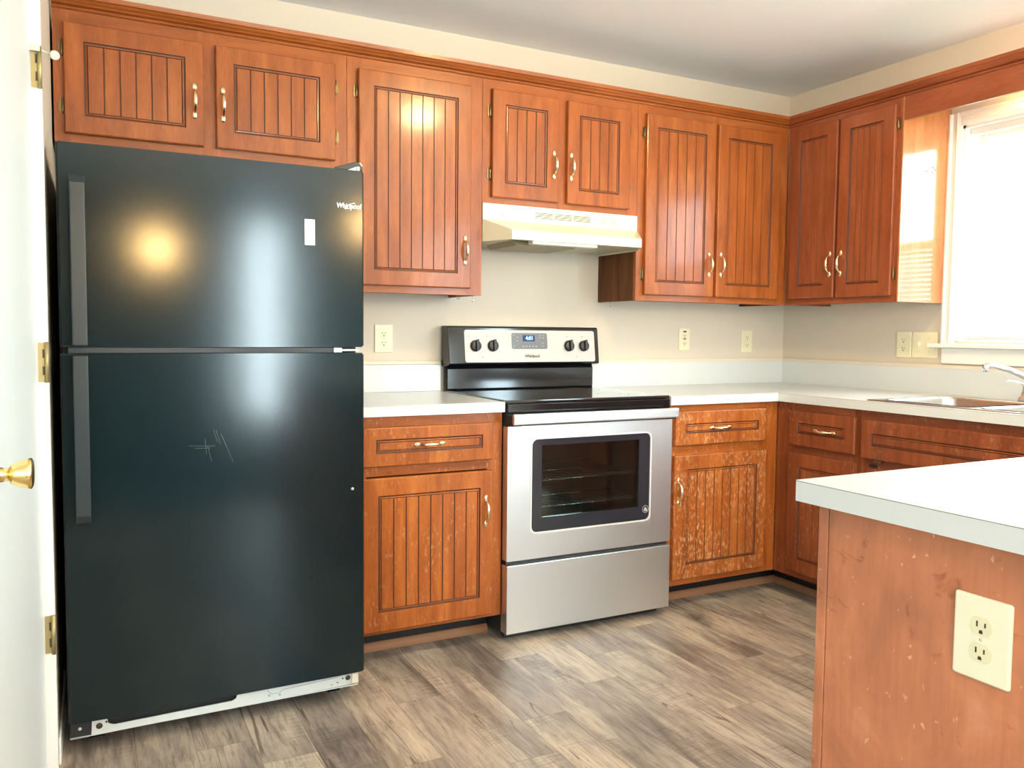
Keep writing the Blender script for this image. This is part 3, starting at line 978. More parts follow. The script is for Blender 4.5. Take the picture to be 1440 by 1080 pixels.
bm = bmesh.new()
pr_ = crown_prof(1)
A = [bm.verts.new((-3.492, -UPF - o_, z_)) for o_, z_ in pr_]
B = [bm.verts.new((-0.310 - o_, -UPF - o_, z_)) for o_, z_ in pr_]
bm.faces.new(A); bm.faces.new(B[::-1])
for i in range(len(pr_)):
    j = (i + 1) % len(pr_); bm.faces.new((A[i], B[i], B[j], A[j]))
o = obj('crown_moulding', bm, 'up_h'); tag(o, 'long honey wood crown moulding along the back wall cabinets', 'moulding')
bm = bmesh.new()
A = [bm.verts.new((-0.310 - o_, -UPF - o_ - 0.0004, z_)) for o_, z_ in pr_]
B = [bm.verts.new((-0.310 - o_, -2.02, z_)) for o_, z_ in pr_]
bm.faces.new(A); bm.faces.new(B[::-1])
for i in range(len(pr_)):
    j = (i + 1) % len(pr_); bm.faces.new((A[i], B[i], B[j], A[j]))
o = obj('crown_moulding', bm, 'rt_h'); tag(o, 'shade-toned crown moulding along the right wall cabinet and valance', 'moulding')

# light fixture behind the valance
lt = thing('sink_light', 'small lit tube light hidden behind the wooden valance over the window', 'lamp', (-0.13, -1.52, 2.12))
bm = bmesh.new(); box(bm, -0.16, -0.10, -1.75, -1.29, 2.205, 2.225); box(bm, -0.155, -0.105, -1.75, -1.73, 2.19, 2.205); box(bm, -0.155, -0.105, -1.31, -1.29, 2.19, 2.205)
obj('fixture_body', bm, 'trim', lt)
M['tube'] = emis('lit yellow tube', (1.0, 0.66, 0.25), 90)
bm = bmesh.new(); tube(bm, [(-0.13, -1.729, 2.193), (-0.13, -1.311, 2.193)], 0.010, 12); obj('light_tube', bm, 'tube', lt)

# base cabinets -------------------------------------------------
LM = ('lo_v', 'lo_h')
LD = ('lo_v', 'groove', 'bead')
LW = ('lo_w', 'groove', 'bead')


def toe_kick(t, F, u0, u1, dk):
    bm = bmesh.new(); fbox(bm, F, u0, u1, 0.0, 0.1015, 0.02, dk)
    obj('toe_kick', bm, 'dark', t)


t = cabinet('base_cabinet', 'worn amber base cabinet with one drawer between fridge and range', BK, -2.640, -2.034, 0.102, 0.8755, 0.61,
            [(0.838, 0.8755), (0.665, 0.702), (0.102, 0.130)], [(-2.640, -2.560), (-2.095, -2.034)], LM, (-2.335, -0.3, 0))
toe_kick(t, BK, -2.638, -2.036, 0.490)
door(t, BK, -2.578, -2.079, 0.116, 0.661, 0.61, LD, 8, hinge=None, hpos=(-2.109, 0.510), inset=(0.054, 0.052, 0.070, 0.062))
door(t, BK, -2.578, -2.079, 0.701, 0.838, 0.61, LD, 1, horiz=True, hpos=(-2.333, 0.773), name='drawer', inset=(0.046, 0.044, 0.046, 0.042))

t = cabinet('base_cabinet', 'heavily rubbed amber base cabinet with one drawer just right of the range', BK, -1.263, -0.640, 0.102, 0.8755, 0.61,
            [(0.846, 0.8755), (0.660, 0.705), (0.102, 0.135)], [(-1.263, -1.205), (-0.750, -0.640)], LM, (-0.95, -0.3, 0))
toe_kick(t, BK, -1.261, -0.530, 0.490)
door(t, BK, -1.232, -0.718, 0.130, 0.661, 0.61, LW, 8, hinge='R', hz=(0.566, 0.164), hpos=(-1.212, 0.509), inset=(0.065, 0.055, 0.063, 0.060))
door(t, BK, -1.232, -0.722, 0.703, 0.847, 0.61, LW, 1, horiz=True, hpos=(-0.990, 0.773), name='drawer', inset=(0.053, 0.048, 0.050, 0.052))

RLM = ('lor_v', 'lor_h')
RLD = ('lor_v', 'groove', 'bead')
t = cabinet('base_cabinet', 'shade-toned base cabinet with a small drawer in the corner under the right worktop', RW, 0.612, 1.063, 0.102, 0.8755, 0.640,
            [(0.842, 0.8755), (0.656, 0.695), (0.102, 0.132)], [(0.612, 0.715), (1.035, 1.063)], RLM, (-0.3, -0.84, 0))
toe_kick(t, RW, 0.492, 1.063, 0.520)
door(t, RW, 0.698, 1.052, 0.131, 0.656, 0.640, RLD, 6, hinge='L', hz=(0.537, 0.221), inset=(0.062, 0.052, 0.06, 0.057))
door(t, RW, 0.698, 1.049, 0.690, 0.842, 0.640, RLD, 1, horiz=True, hpos=(0.896, 0.766), name='drawer', inset=(0.052, 0.050, 0.055, 0.050))
t = cabinet('sink_base_cabinet', 'wide shade-toned sink cabinet with a long false drawer front', RW, 1.063, 1.990, 0.102, 0.8755, 0.640,
            [(0.838, 0.8755), (0.600, 0.690), (0.102, 0.132)], [(1.063, 1.100), (1.48, 1.56), (1.95, 1.990)], RLM, (-0.3, -1.52, 0), top=False)
toe_kick(t, RW, 1.063, 1.990, 0.520)
door(t, RW, 1.081, 1.965, 0.683, 0.838, 0.640, RLD, 1, name='false_drawer_front', inset=(0.050, 0.050, 0.053, 0.052))
door(t, RW, 1.095, 1.510, 0.131, 0.622, 0.640, RLD, 7)
door(t, RW, 1.530, 1.955, 0.131, 0.622, 0.640, RLD, 7)
bm = bmesh.new(); fbox(bm, RW, 1.112, 1.150, 0.648, 0.662, 0.640, 0.6412)
obj('dark_slot', bm, 'dark', t)  # thin dark box on the rail, drawn as a slot
bm = bmesh.new(); fbox(bm, RW, 1.140, 1.175, 0.672, 0.682, 0.6400, 0.652)
obj('door_catch', bm, 'hinge', t)
t = cabinet('base_cabinet', 'shade-toned base cabinet on the right wall beyond the sink, hidden by the peninsula', RW, 1.990, 2.900, 0.102, 0.8755, 0.640,
            [(0.838, 0.8755), (0.640, 0.690), (0.102, 0.132)], [(1.990, 2.03), (2.42, 2.47), (2.860, 2.900)], RLM, (-0.3, -2.45, 0))
toe_kick(t, RW, 1.990, 2.900, 0.520)
door(t, RW, 2.005, 2.435, 0.131, 0.838, 0.640, RLD, 7)
door(t, RW, 2.455, 2.885, 0.131, 0.838, 0.640, RLD, 7)

# shoe mouldings along the toe kicks
bm = bmesh.new()


def shoe_pts(s0):
    return [(0, 0), (0.013, 0), (0.013, 0.010), (0.010, 0.022), (0.004, 0.030), (0, 0.031)]


extr(bm, [(-0.4905 - p, q) for p, q in shoe_pts(0)], -2.636, -2.036, 'x')
struct('trim_4', bm, 'shoe')
bm = bmesh.new()
P0 = shoe_pts(0)
A = [bm.verts.new((-1.262, -0.4905 - p, q)) for p, q in P0]
B = [bm.verts.new((-0.5205 - p, -0.4905 - p, q)) for p, q in P0]
Cc = [bm.verts.new((-0.5205 - p, -2.898, q)) for p, q in P0]
bm.faces.new(A); bm.faces.new(Cc[::-1])
for L1, L2 in ((A, B), (B, Cc)):
    for i in range(len(P0)):
        j = (i + 1) % len(P0); bm.faces.new((L1[i], L2[i], L2[j], L1[j]))
struct('trim_5', bm, 'shoe')


# ------------------------------------------------------------------ worktops
def slab(bm, polys_top, z0=0.8765, z1=0.914):
    """polys_top: list of ccw outlines (2D); makes edge, thin brown seam, top"""
    for poly in polys_top:
        for (a, b_, mi, ins) in ((z0, z1 - 0.0022, 0, 0), (z1 - 0.0022, z1 - 0.0012, 1, 0.0004), (z1 - 0.0012, z1, 0, 0.0)):
            extr(bm, poly, a, b_, 'z', mi)


ct = thing('worktop', 'short white laminate worktop between the refrigerator and the range', 'countertop', (-2.33, -0.3, 0.8765))
bm = bmesh.new(); slab(bm, [[(-2.641, -0.637), (-2.036, -0.637), (-2.036, -0.002), (-2.641, -0.002)]]); obj('slab', bm, ('lam', 'seam'), ct)
bm = bmesh.new(); box(bm, -2.641, -2.036, -0.021, -0.002, 0.9142, 1.030); bevel_all(bm, 0.0015, 1); obj('backsplash', bm, 'lam', ct)
bm = bmesh.new(); box(bm, -2.641, -2.036, -0.018, -0.002, 1.0302, 1.046); bevel_all(bm, 0.004, 2); obj('backsplash_trim', bm, 'caulk', ct)

ct = thing('worktop', 'long L-shaped white laminate worktop in the corner, holding the steel sink', 'countertop', (-0.5, -0.5, 0.8765))
SX0, SX1, SY0, SY1 = -0.612, -0.112, -1.112, -1.908   # sink cut-out
e1 = -0.664
bm = bmesh.new()
slab(bm, [[(-1.264, -0.637), (e1, -0.637), (e1, -0.002), (-1.264, -0.002)],
          [(e1, SY0), (-0.002, SY0), (-0.002, -0.002), (e1, -0.002)],
          [(e1, SY1), (SX0, SY1), (SX0, SY0), (e1, SY0)],
          [(SX1, SY1), (-0.002, SY1), (-0.002, SY0), (SX1, SY0)],
          [(e1, -2.93), (-0.002, -2.93), (-0.002, SY1), (e1, SY1)]])
bmesh.ops.remove_doubles(bm, verts=bm.verts, dist=1e-5)
kill = {}
for f in bm.faces:
    kill.setdefault(tuple(sorted(v.index for v in f.verts)), [])
bm.verts.index_update()
cen = {}
for f in bm.faces:
    c = f.calc_center_median(); cen.setdefault((round(c.x, 4), round(c.y, 4), round(c.z, 4)), []).append(f)
bmesh.ops.delete(bm, geom=[f for v in cen.values() if len(v) > 1 for f in v], context='FACES_ONLY')
obj('slab', bm, ('lam', 'seam'), ct)
bm = bmesh.new()
box(bm, -1.264, -0.002, -0.021, -0.002, 0.9142, 1.030); box(bm, -0.021, -0.002, -2.93, -0.0215, 0.9142, 1.030)
obj('backsplash', bm, 'lam', ct)
bm = bmesh.new()
box(bm, -1.264, -0.002, -0.018, -0.002, 1.0302, 1.046); box(bm, -0.018, -0.002, -2.93, -0.0185, 1.0302, 1.046)
obj('backsplash_trim', bm, 'caulk', ct)

# peninsula (runs towards the camera; its far end and left side are in view)
PY0 = -3.95
ct = thing('peninsula_worktop', 'white laminate top of the peninsula in the right foreground', 'countertop', (-1.95, -3.1, 0.8765))
bm = bmesh.new(); slab(bm, [[(-2.305, PY0), (-1.575, PY0), (-1.575, -2.3095), (-2.305, -2.3095)]]); obj('slab', bm, ('lam', 'seam'), ct)
pn = thing('peninsula_cabinet', 'foreground peninsula cabinet with a scuffed orange-brown side panel', 'cabinet', (-1.95, -3.1, 0))
bm = bmesh.new(); box(bm, -2.258, -1.625, PY0 + 0.02, -2.372, 0.1, 0.8755); obj('carcass', bm, 'lo_v', pn)
bm = bmesh.new(); box(bm, -2.25, -1.70, PY0 + 0.03, -2.373, 0.0, 0.0995); obj('toe_kick', bm, 'dark', pn)
bm = bmesh.new(); box(bm, -2.270, -2.2585, PY0 + 0.01, -2.3555, 0.0, 0.8755); bevel_all(bm, 0.001, 1); obj('side_panel', bm, 'pen', pn)
bm = bmesh.new(); box(bm, -2.272, -1.606, -2.3545, -2.334, 0.0, 0.8755); bevel_all(bm, 0.001, 1); obj('end_panel', bm, 'pen', pn)
bm = bmesh.new()
for yy in (-2.3555, -2.86, -3.37, -3.88):
    box(bm, -1.625, -1.606, yy - 0.05, yy, 0.1, 0.8755)
box(bm, -1.624, -1.607, -3.88, -2.405, 0.84, 0.8755); box(bm, -1.624, -1.607, -3.88, -2.405, 0.1, 0.13)
obj('face_frame', bm, 'lo_v', pn)
PB = Fr((0, 0, 0), (0, 1, 0), (1, 0, 0))     # faces the sink side
for (a, b_) in ((-3.36, -2.92), (-2.85, -2.41)):
    door(pn, PB, a, b_, 0.13, 0.66, -1.606, LD, 7)
    door(pn, PB, a, b_, 0.70, 0.84, -1.606, LD, 1, name='drawer', inset=(0.046, 0.046, 0.044, 0.044))

# ------------------------------------------------------------------ sink and faucet
sk = thing('sink', 'double-bowl stainless steel sink set into the corner worktop under the window', 'sink', (-0.36, -1.51, 0.90))
bm = bmesh.new()
# rim with two openings
x0, x1, y0, y1 = -0.634, -0.090, -1.930, -1.090
bowls = [(-0.600, -0.195, -1.493, -1.125), (-0.600, -0.195, -1.895, -1.527)]
zt = 0.9185
cells_x = [x0, -0.600, -0.195, x1]; cells_y = [y0, -1.895, -1.527, -1.493, -1.125, y1]
for i in range(3):
    for j in range(5):
        if i == 1 and j in (1, 3):
            continue
        vs = [bm.verts.new((x, y, zt)) for x, y in ((cells_x[i], cells_y[j]), (cells_x[i + 1], cells_y[j]), (cells_x[i + 1], cells_y[j + 1]), (cells_x[i], cells_y[j + 1]))]
        bm.faces.new(vs)
for (a, b_) in (((x0, y0), (x1, y0)), ((x1, y0), (x1, y1)), ((x1, y1), (x0, y1)), ((x0, y1), (x0, y0))):
    ox = lambda p: (p[0] + (-0.006 if p[0] == x0 else 0.006), p[1] + (-0.006 if p[1] == y0 else 0.006))
    bm.faces.new([bm.verts.new((*a, zt)), bm.verts.new((*b_, zt)), bm.verts.new((*ox(b_), 0.9145)), bm.verts.new((*ox(a), 0.9145))])
bmesh.ops.remove_doubles(bm, verts=bm.verts, dist=1e-5)
obj('rim', bm, 'steel_s', sk)
for (a, b_, c, d_) in bowls:
    bm = bmesh.new()
    loops = []
    for (ins, z_, rr) in ((-0.006, zt + 0.0022, 0.045), (0.0, zt + 0.001, 0.045), (0.006, zt - 0.008, 0.045), (0.014, zt - 0.15, 0.05), (0.04, zt - 0.172, 0.06), (0.12, zt - 0.176, 0.05)):
        L = []
        for (cx, cy, a0) in ((b_ - ins, d_ - ins, 0), (a + ins, d_ - ins, 90), (a + ins, c + ins, 180), (b_ - ins, c + ins, 270)):
            sx = 1 if a0 in (0, 270) else -1; sy = 1 if a0 in (0, 90) else -1
            for k in range(6):
                an = rad(a0 + 18 * k)
                L.append(bm.verts.new((cx - sx * rr + rr * math.cos(an), cy - sy * rr + rr * math.sin(an), z_)))
        loops.append(L)
    for A, B in zip(loops, loops[1:]):
        for k in range(len(A)):
            f = bm.faces.new((A[k], A[(k + 1) % len(A)], B[(k + 1) % len(A)], B[k])); f.smooth = True
    bm.faces.new(loops[-1])
    bw = obj('basin', bm, 'steel_s', sk)
    bm = bmesh.new(); lathe(bm, ((a + b_) / 2, (c + d_) / 2, zt - 0.1755), (0, 0, 1), [(0, 0), (0, 0.042), (0.002, 0.042), (0.0015, 0.034), (0.0005, 0.02), (0.0005, 0)], 24)
    obj('drain', bm, 'chrome', bw)

fc = thing('faucet', 'chrome kitchen faucet with lever handles at the back of the sink', 'faucet', (-0.145, -1.51, 0.919))
bm = bmesh.new()
pts = [(-0.145, -1.625, 0.9192), (-0.145, -1.625, 0.9392)]
for (rr, z0, z1) in ((0.029, 0.9192, 0.934), (0.024, 0.934, 0.942)):
    L0, L1 = [], []
    for k in range(28):
        an = 2 * math.pi * k / 28
        yy = -1.51 + (0.088 if math.sin(an) > 0 else -0.088) + rr * math.sin(an)
        L0.append(bm.verts.new((-0.145 + rr * math.cos(an), yy, z0))); L1.append(bm.verts.new((-0.145 + rr * math.cos(an) * 0.94, yy, z1)))
    bm.faces.new(L0[::-1]); bm.faces.new(L1)
    for k in range(28):
        f = bm.faces.new((L0[k], L0[(k + 1) % 28], L1[(k + 1) % 28], L1[k])); f.smooth = True
obj('base_plate', bm, 'chrome', fc)
bm = bmesh.new()
lathe(bm, (-0.145, -1.51, 0.942), (0, 0, 1), [(0, 0.021), (0.006, 0.021), (0.012, 0.016), (0.035, 0.0155), (0.042, 0.012), (0.045, 0)], 24)
path = [(-0.145, -1.51, 0.965), (-0.165, -1.492, 0.985), (-0.205, -1.457, 1.018), (-0.250, -1.417, 1.046), (-0.288, -1.383, 1.060), (-0.312, -1.362, 1.062)]
tube(bm, path, [0.013, 0.0125, 0.0115, 0.011, 0.0105, 0.010], 14)
tube(bm, [(-0.312, -1.362, 1.066), (-0.312, -1.362, 1.036)], [0.0122, 0.0122], 16)
obj('spout', bm, 'chrome', fc)
for sg in (1, -1):
    yy = -1.51 + sg * 0.088
    bm = bmesh.new()
    lathe(bm, (-0.145, yy, 0.942), (0, 0, 1), [(0, 0.0195), (0.005, 0.019), (0.022, 0.013), (0.035, 0.0125), (0.042, 0.009), (0.043, 0)], 20)
    tube(bm, [(-0.145, yy, 0.975), (-0.155, yy + 0.006, 0.988), (-0.178, yy + 0.018 * sg, 0.998), (-0.205, yy + 0.030 * sg, 1.000), (-0.216, yy + 0.035 * sg, 0.999)], [0.009, 0.0075, 0.006, 0.0055, 0.004], 12, flat=((0, 0, 1), 0.6))
    obj('lever_handle', bm, 'chrome', fc)

# ------------------------------------------------------------------ range hood
hd = thing('range_hood', 'cream under-cabinet range hood with vent slots and two round knobs', 'range hood', (-1.6, -0.2, 1.53))
bm = bmesh.new()
XA, XB = -1.978, -1.2185
# outer skin loops from top to lip
ring = lambda xa, xb, yf, z: [(xa, -0.003, z), (xa, yf if xa < -1.95 else yf, z), (xb, yf, z), (xb, -0.003, z)]
lv = [
    [(XA, -0.003, 1.6925), (XA, -0.312, 1.6925), (XB, -0.312, 1.6925), (XB, -0.003, 1.6925)],
    [(XA, -0.003, 1.628), (XA, -0.312, 1.628), (XB, -0.312, 1.628), (XB, -0.003, 1.628)],
]
vs = [[bm.verts.new(p) for p in L] for L in lv]
bm.faces.new(vs[0])
for k in range(3):
    bm.faces.new((vs[0][k], vs[0][k + 1], vs[1][k + 1], vs[1][k]))
# slope + lip (narrows to the front)
LA, LB, LY = -1.917, -1.294, -0.452
la = bm.verts.new((LA, LY + 0.004, 1.577)); lb = bm.verts.new((LB, LY + 0.004, 1.577))
l2a = bm.verts.new((LA, LY, 1.571)); l2b = bm.verts.new((LB, LY, 1.571))
l3a = bm.verts.new((LA, LY, 1.538)); l3b = bm.verts.new((LB, LY, 1.538))
sA, sB = vs[1][1], vs[1][2]
bA = bm.verts.new((XA, -0.312, 1.538)); bB = bm.verts.new((XB, -0.312, 1.538))
wA = bm.verts.new((XA, -0.003, 1.538)); wB = bm.verts.new((XB, -0.003, 1.538))
bm.faces.new((sA, sB, lb, la)); bm.faces.new((la, lb, l2b, l2a)); bm.faces.new((l2a, l2b, l3b, l3a))
bm.faces.new((sA, la, l2a, l3a, bA)); bm.faces.new((sB, bB, l3b, l2b, lb))
bm.faces.new((vs[1][0], sA, bA, wA)); bm.faces.new((vs[1][3], wB, bB, sB))
obj('canopy', bm, 'almond', hd)
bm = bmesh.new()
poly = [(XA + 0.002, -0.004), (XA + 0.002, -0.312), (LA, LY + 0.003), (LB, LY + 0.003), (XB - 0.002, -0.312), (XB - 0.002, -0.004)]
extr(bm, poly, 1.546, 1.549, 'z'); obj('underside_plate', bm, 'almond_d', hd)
bm = bmesh.new()
extr(bm, [(-1.86, 1.545), (-1.84, 1.527), (-1.56, 1.527), (-1.54, 1.545)], -0.34, -0.10, 'y')
obj('grease_filter', bm, 'filt', hd)
bm = bmesh.new(); box(bm, -1.815, -1.505, -0.435, -0.395, 1.526, 1.545); bevel_all(bm, 0.003, 1); obj('light_lens', bm, 'lens', hd)
bm = bmesh.new()
for g in range(3):
    for k in range(4):
        xa = -1.737 + g * 0.0935
        box(bm, xa, xa + 0.084, -0.3135, -0.3115, 1.6675 - k * 0.0068, 1.6700 - k * 0.0068)
obj('vent_slots', bm, 'slot', hd)
for xk in (-1.398, -1.342):
    bm = bmesh.new(); lathe(bm, (xk, -0.312, 1.661), (0, -1, 0), [(0, 0.0135), (0.003, 0.0135), (0.004, 0.0105), (0.016, 0.0095), (0.018, 0.008), (0.018, 0)], 24)
    obj('knob', bm, 'ivory2', hd)
bm = bmesh.new(); box(bm, -1.893, -1.891, -0.3130, -0.3115, 1.640, 1.665); obj('seam_mark', bm, 'slot', hd)

# ------------------------------------------------------------------ range
RX0, RX1 = -2.0305, -1.2695
rg = thing('range', 'stainless steel electric range with black glass cooktop between the base cabinets', 'stove', (-1.65, -0.33, 0))
bm = bmesh.new()
box(bm, RX0 + 0.002, RX0 + 0.010, -0.612, -0.03, 0.035, 0.905); box(bm, RX1 - 0.010, RX1 - 0.002, -0.612, -0.03, 0.035, 0.905)
box(bm, RX0 + 0.010, RX1 - 0.010, -0.04, -0.03, 0.035, 0.905)
box(bm, RX0 + 0.010, RX1 - 0.010, -0.600, -0.04, 0.035, 0.30)
box(bm, RX0 + 0.010, RX1 - 0.010, -0.605, -0.04, 0.80, 0.905)
for xx in (RX0 + 0.03, RX1 - 0.06):
    for yy in (-0.58, -0.10):
        box(bm, xx, xx + 0.03, yy, yy + 0.03, 0.0, 0.035)
obj('body', bm, 'blackm', rg)
# oven cavity
bm = bmesh.new()
cx0, cx1 = RX0 + 0.09, RX1 - 0.09
box(bm, cx0, cx1, -0.12, -0.11, 0.33, 0.79); box(bm, cx0, cx0 + 0.01, -0.60, -0.12, 0.33, 0.79); box(bm, cx1 - 0.01, cx1, -0.60, -0.12, 0.33, 0.79)
box(bm, cx0, cx1, -0.60, -0.12, 0.33, 0.34); box(bm, cx0, cx1, -0.60, -0.12, 0.78, 0.79)
M['cavity'] = simple('dark oven enamel', (0.10, 0.105, 0.105), 0.35)
obj('oven_cavity', bm, 'cavity', rg)
for zz in (0.49, 0.595):
    bm = bmesh.new()
    for k in range(3):
        tube(bm, [(cx0 + 0.012, -0.57 + k * 0.2, zz), (cx1 - 0.012, -0.57 + k * 0.2, zz)], 0.0022, 6)
    for k in range(26):
        xx = cx0 + 0.02 + k * (cx1 - cx0 - 0.04) / 25
        tube(bm, [(xx, -0.575, zz), (xx, -0.15, zz)], 0.0014, 5)
    obj('oven_rack', bm, 'chrome', rg)
# cooktop
bm = bmesh.new(); box(bm, RX0, RX1, -0.634, -0.060, 0.9055, 0.9185); bevel_all(bm, 0.004, 3)
tp = obj('cooktop', bm, 'glassb', rg)
for (bx, by, r_) in ((-1.84, -0.47, 0.105), (-1.46, -0.47, 0.085), (-1.84, -0.21, 0.075), (-1.46, -0.21, 0.105)):
    for rr in (r_, r_ * 0.6):
        bm = bmesh.new()
        A, B = [], []
        for k in range(40):
            an = 2 * math.pi * k / 40
            A.append(bm.verts.new((bx + rr * math.cos(an), by + rr * math.sin(an), 0.9189)))
            B.append(bm.verts.new((bx + (rr - 0.002) * math.cos(an), by + (rr - 0.002) * math.sin(an), 0.9189)))
        for k in range(40):
            bm.faces.new((A[k], A[(k + 1) % 40], B[(k + 1) % 40], B[k]))
        obj('burner_ring', bm, 'ringm', tp)
# front bands below the cooktop
bm = bmesh.new(); box(bm, RX0 + 0.003, RX1 - 0.003, -0.640, -0.606, 0.868, 0.9045); bevel_all(bm, 0.003, 2); obj('front_rail', bm, 'black', rg)
# oven door
bm = bmesh.new()
DX0, DX1, DZ0, DZ1, DY = RX0 - 0.001, RX1 + 0.001, 0.313, 0.822, -0.652
wx0, wx1, wz0, wz1 = -1.934, -1.372, 0.408, 0.776


def rrect(a, b_, c, d_, r_, n_=6):
    P = []
    for (cx, cy, a0) in ((b_ - r_, d_ - r_, 0), (a + r_, d_ - r_, 90), (a + r_, c + r_, 180), (b_ - r_, c + r_, 270)):
        for k in range(n_ + 1):
            an = rad(a0 + 90 * k / n_); P.append((cx + r_ * math.cos(an), cy + r_ * math.sin(an)))
    return P


def rect_match(a, b_, c, d_, n_=6):
    P = []
    for (cx, cy, kk) in ((b_, d_, 0), (a, d_, 1), (a, c, 2), (b_, c, 3)):
        for k in range(n_ + 1):
            P.append((cx, cy))
    return P


def ring_faces(bm, A, B, ya, yb, mi=0):
    va = [bm.verts.new((p[0], ya, p[1])) for p in A]; vb = [bm.verts.new((p[0], yb, p[1])) for p in B]
    n_ = len(A)
    for k in range(n_):
        q = [va[k], va[(k + 1) % n_], vb[(k + 1) % n_], vb[k]]
        f = bm.faces.new(q); f.material_index = mi
    return va, vb


outer = rrect(DX0 + 0.0001, DX1 - 0.0001, DZ0, DZ1, 0.004)
hole = rrect(wx0, wx1, wz0, wz1, 0.028)
ring_faces(bm, outer, hole, DY, DY)
ring_faces(bm, outer, outer, -0.614, DY)
ring_faces(bm, hole, hole, DY, DY + 0.008)
bmesh.ops.remove_doubles(bm, verts=bm.verts, dist=1e-6)
od = obj('oven_door', bm, 'steel', rg)
bm = bmesh.new()
ring_faces(bm, hole, rrect(wx0 + 0.006, wx1 - 0.006, wz0 + 0.006, wz1 - 0.006, 0.024), DY - 0.0025, DY - 0.0025)
ring_faces(bm, rrect(wx0 - 0.001, wx1 + 0.001, wz0 - 0.001, wz1 + 0.001, 0.029), hole, DY + 0.002, DY - 0.0025)
ring_faces(bm, rrect(wx0 + 0.006, wx1 - 0.006, wz0 + 0.006, wz1 - 0.006, 0.024), rrect(wx0 + 0.007, wx1 - 0.007, wz0 + 0.007, wz1 - 0.007, 0.023), DY - 0.0025, DY + 0.006)
M['satin'] = simple('bright satin metal trim', (0.82, 0.81, 0.79), 0.4, 0.35)
obj('window_trim', bm, 'satin', od)
ix0, ix1, iz0, iz1 = -1.884, -1.432, 0.469, 0.745
bm = bmesh.new()
ring_faces(bm, rrect(wx0 + 0.005, wx1 - 0.005, wz0 + 0.005, wz1 - 0.005, 0.024), rrect(ix0, ix1, iz0, iz1, 0.004), DY + 0.001, DY + 0.001)
ring_faces(bm, rrect(ix0, ix1, iz0, iz1, 0.004), rrect(ix0, ix1, iz0, iz1, 0.004), DY + 0.001, DY + 0.030)
obj('window_border', bm, 'ovenf', od)
bm = bmesh.new(); box(bm, ix0, ix1, DY + 0.006, DY + 0.009, iz0, iz1); obj('window_glass', bm, 'ovenglass', od)
bm = bmesh.new()
lathe(bm, (-1.397, DY + 0.0008, 0.458), (0, -1, 0), [(0, 0.0165), (0.0012, 0.0165), (0.0012, 0.0150), (0.0006, 0.0148), (0.0006, 0)], 32)
M['badge'] = simple('flat black badge', (0.012, 0.010, 0.012), 0.7)
bdg = obj('round_badge', bm, 'badge', od)
bm = bmesh.new()
for (ax_, az, bx_, bz) in ((-0.003, 0.008, 0.0075, -0.006), (-0.006, 0.0035, 0.0035, -0.009), (-0.0085, -0.002, -0.002, -0.009)):
    tube(bm, [(-1.397 + ax_, DY - 0.0012, 0.458 + az), (-1.397 + (ax_ + bx_) / 2 + 0.001, DY - 0.0012, 0.458 + (az + bz) / 2 + 0.001), (-1.397 + bx_, DY - 0.0012, 0.458 + bz)], 0.0015, 6)
for k in range(24):
    a0, a1 = 2 * math.pi * k / 24, 2 * math.pi * (k + 1) / 24
    tube(bm, [(-1.397 + 0.0145 * math.cos(a0), DY - 0.0003, 0.458 + 0.0145 * math.sin(a0)), (-1.397 + 0.0145 * math.cos(a1), DY - 0.0003, 0.458 + 0.0145 * math.sin(a1))], 0.0006, 5)
obj('badge_emblem', bm, 'white', bdg)
# handle
bm = bmesh.new(); box(bm, DX0 + 0.002, DX1 - 0.002, -0.700, -0.682, 0.832, 0.872); bevel_all(bm, 0.005, 3)
hb = obj('handle_bar', bm, 'steel', od)
bm = bmesh.new()
bm.free()
for xx in (DX0 + 0.004, DX1 - 0.044):
    bm = bmesh.new(); box(bm, xx, xx + 0.040, -0.6835, -0.630, 0.826, 0.864)
    bevel_all(bm, 0.003, 2); obj('handle_mount', bm, 'blackm', hb)
# drawer
bm = bmesh.new(); box(bm, DX0, DX1, -0.655, -0.606, 0.035, 0.297); bevel_all(bm, 0.003, 2); obj('storage_drawer', bm, 'steel', rg)
for nm_, bb_ in (('gap_strip', (RX0 + 0.004, RX1 - 0.004, -0.636, -0.606, 0.2975, 0.3125)), ('vent_strip', (RX0 + 0.004, RX1 - 0.004, -0.630, -0.607, 0.8225, 0.8675)), ('kick_plate', (RX0 + 0.02, RX1 - 0.02, -0.60, -0.58, 0.004, 0.035))):
    bm = bmesh.new(); box(bm, *bb_); obj(nm_, bm, 'blackm', rg)
# backguard
bm = bmesh.new()
extr(bm, [(-0.012, 0.90), (-0.050, 0.90), (-0.060, 0.925), (-0.060, 1.010), (-0.052, 1.022), (-0.012, 1.03)], RX0 + 0.010, RX1 - 0.008, 'x')
obj('lower_backguard', bm, 'black', rg)
bm = bmesh.new()
extr(bm, [(-0.012, 1.022), (-0.055, 1.022), (-0.098, 1.030), (-0.102, 1.036), (-0.082, 1.192), (-0.074, 1.198), (-0.012, 1.198)], RX0 - 0.001, RX1 + 0.001, 'x')
bevel_all(bm, 0.003, 2)
bg = obj('backguard', bm, 'black', rg)


class FrT(Fr):
    def __init__(s):
        s.o = Vector((0, -0.102, 1.036)); s.U = Vector((1, 0, 0)); s.V = Vector((0, 0.020, 0.156)).normalized(); s.N = Vector((0, -0.156, 0.020)).normalized()

    def __call__(s, u, v, d=0):
        return s.o + s.U * u + s.V * (v - 1.036) + s.N * d


BG = FrT()


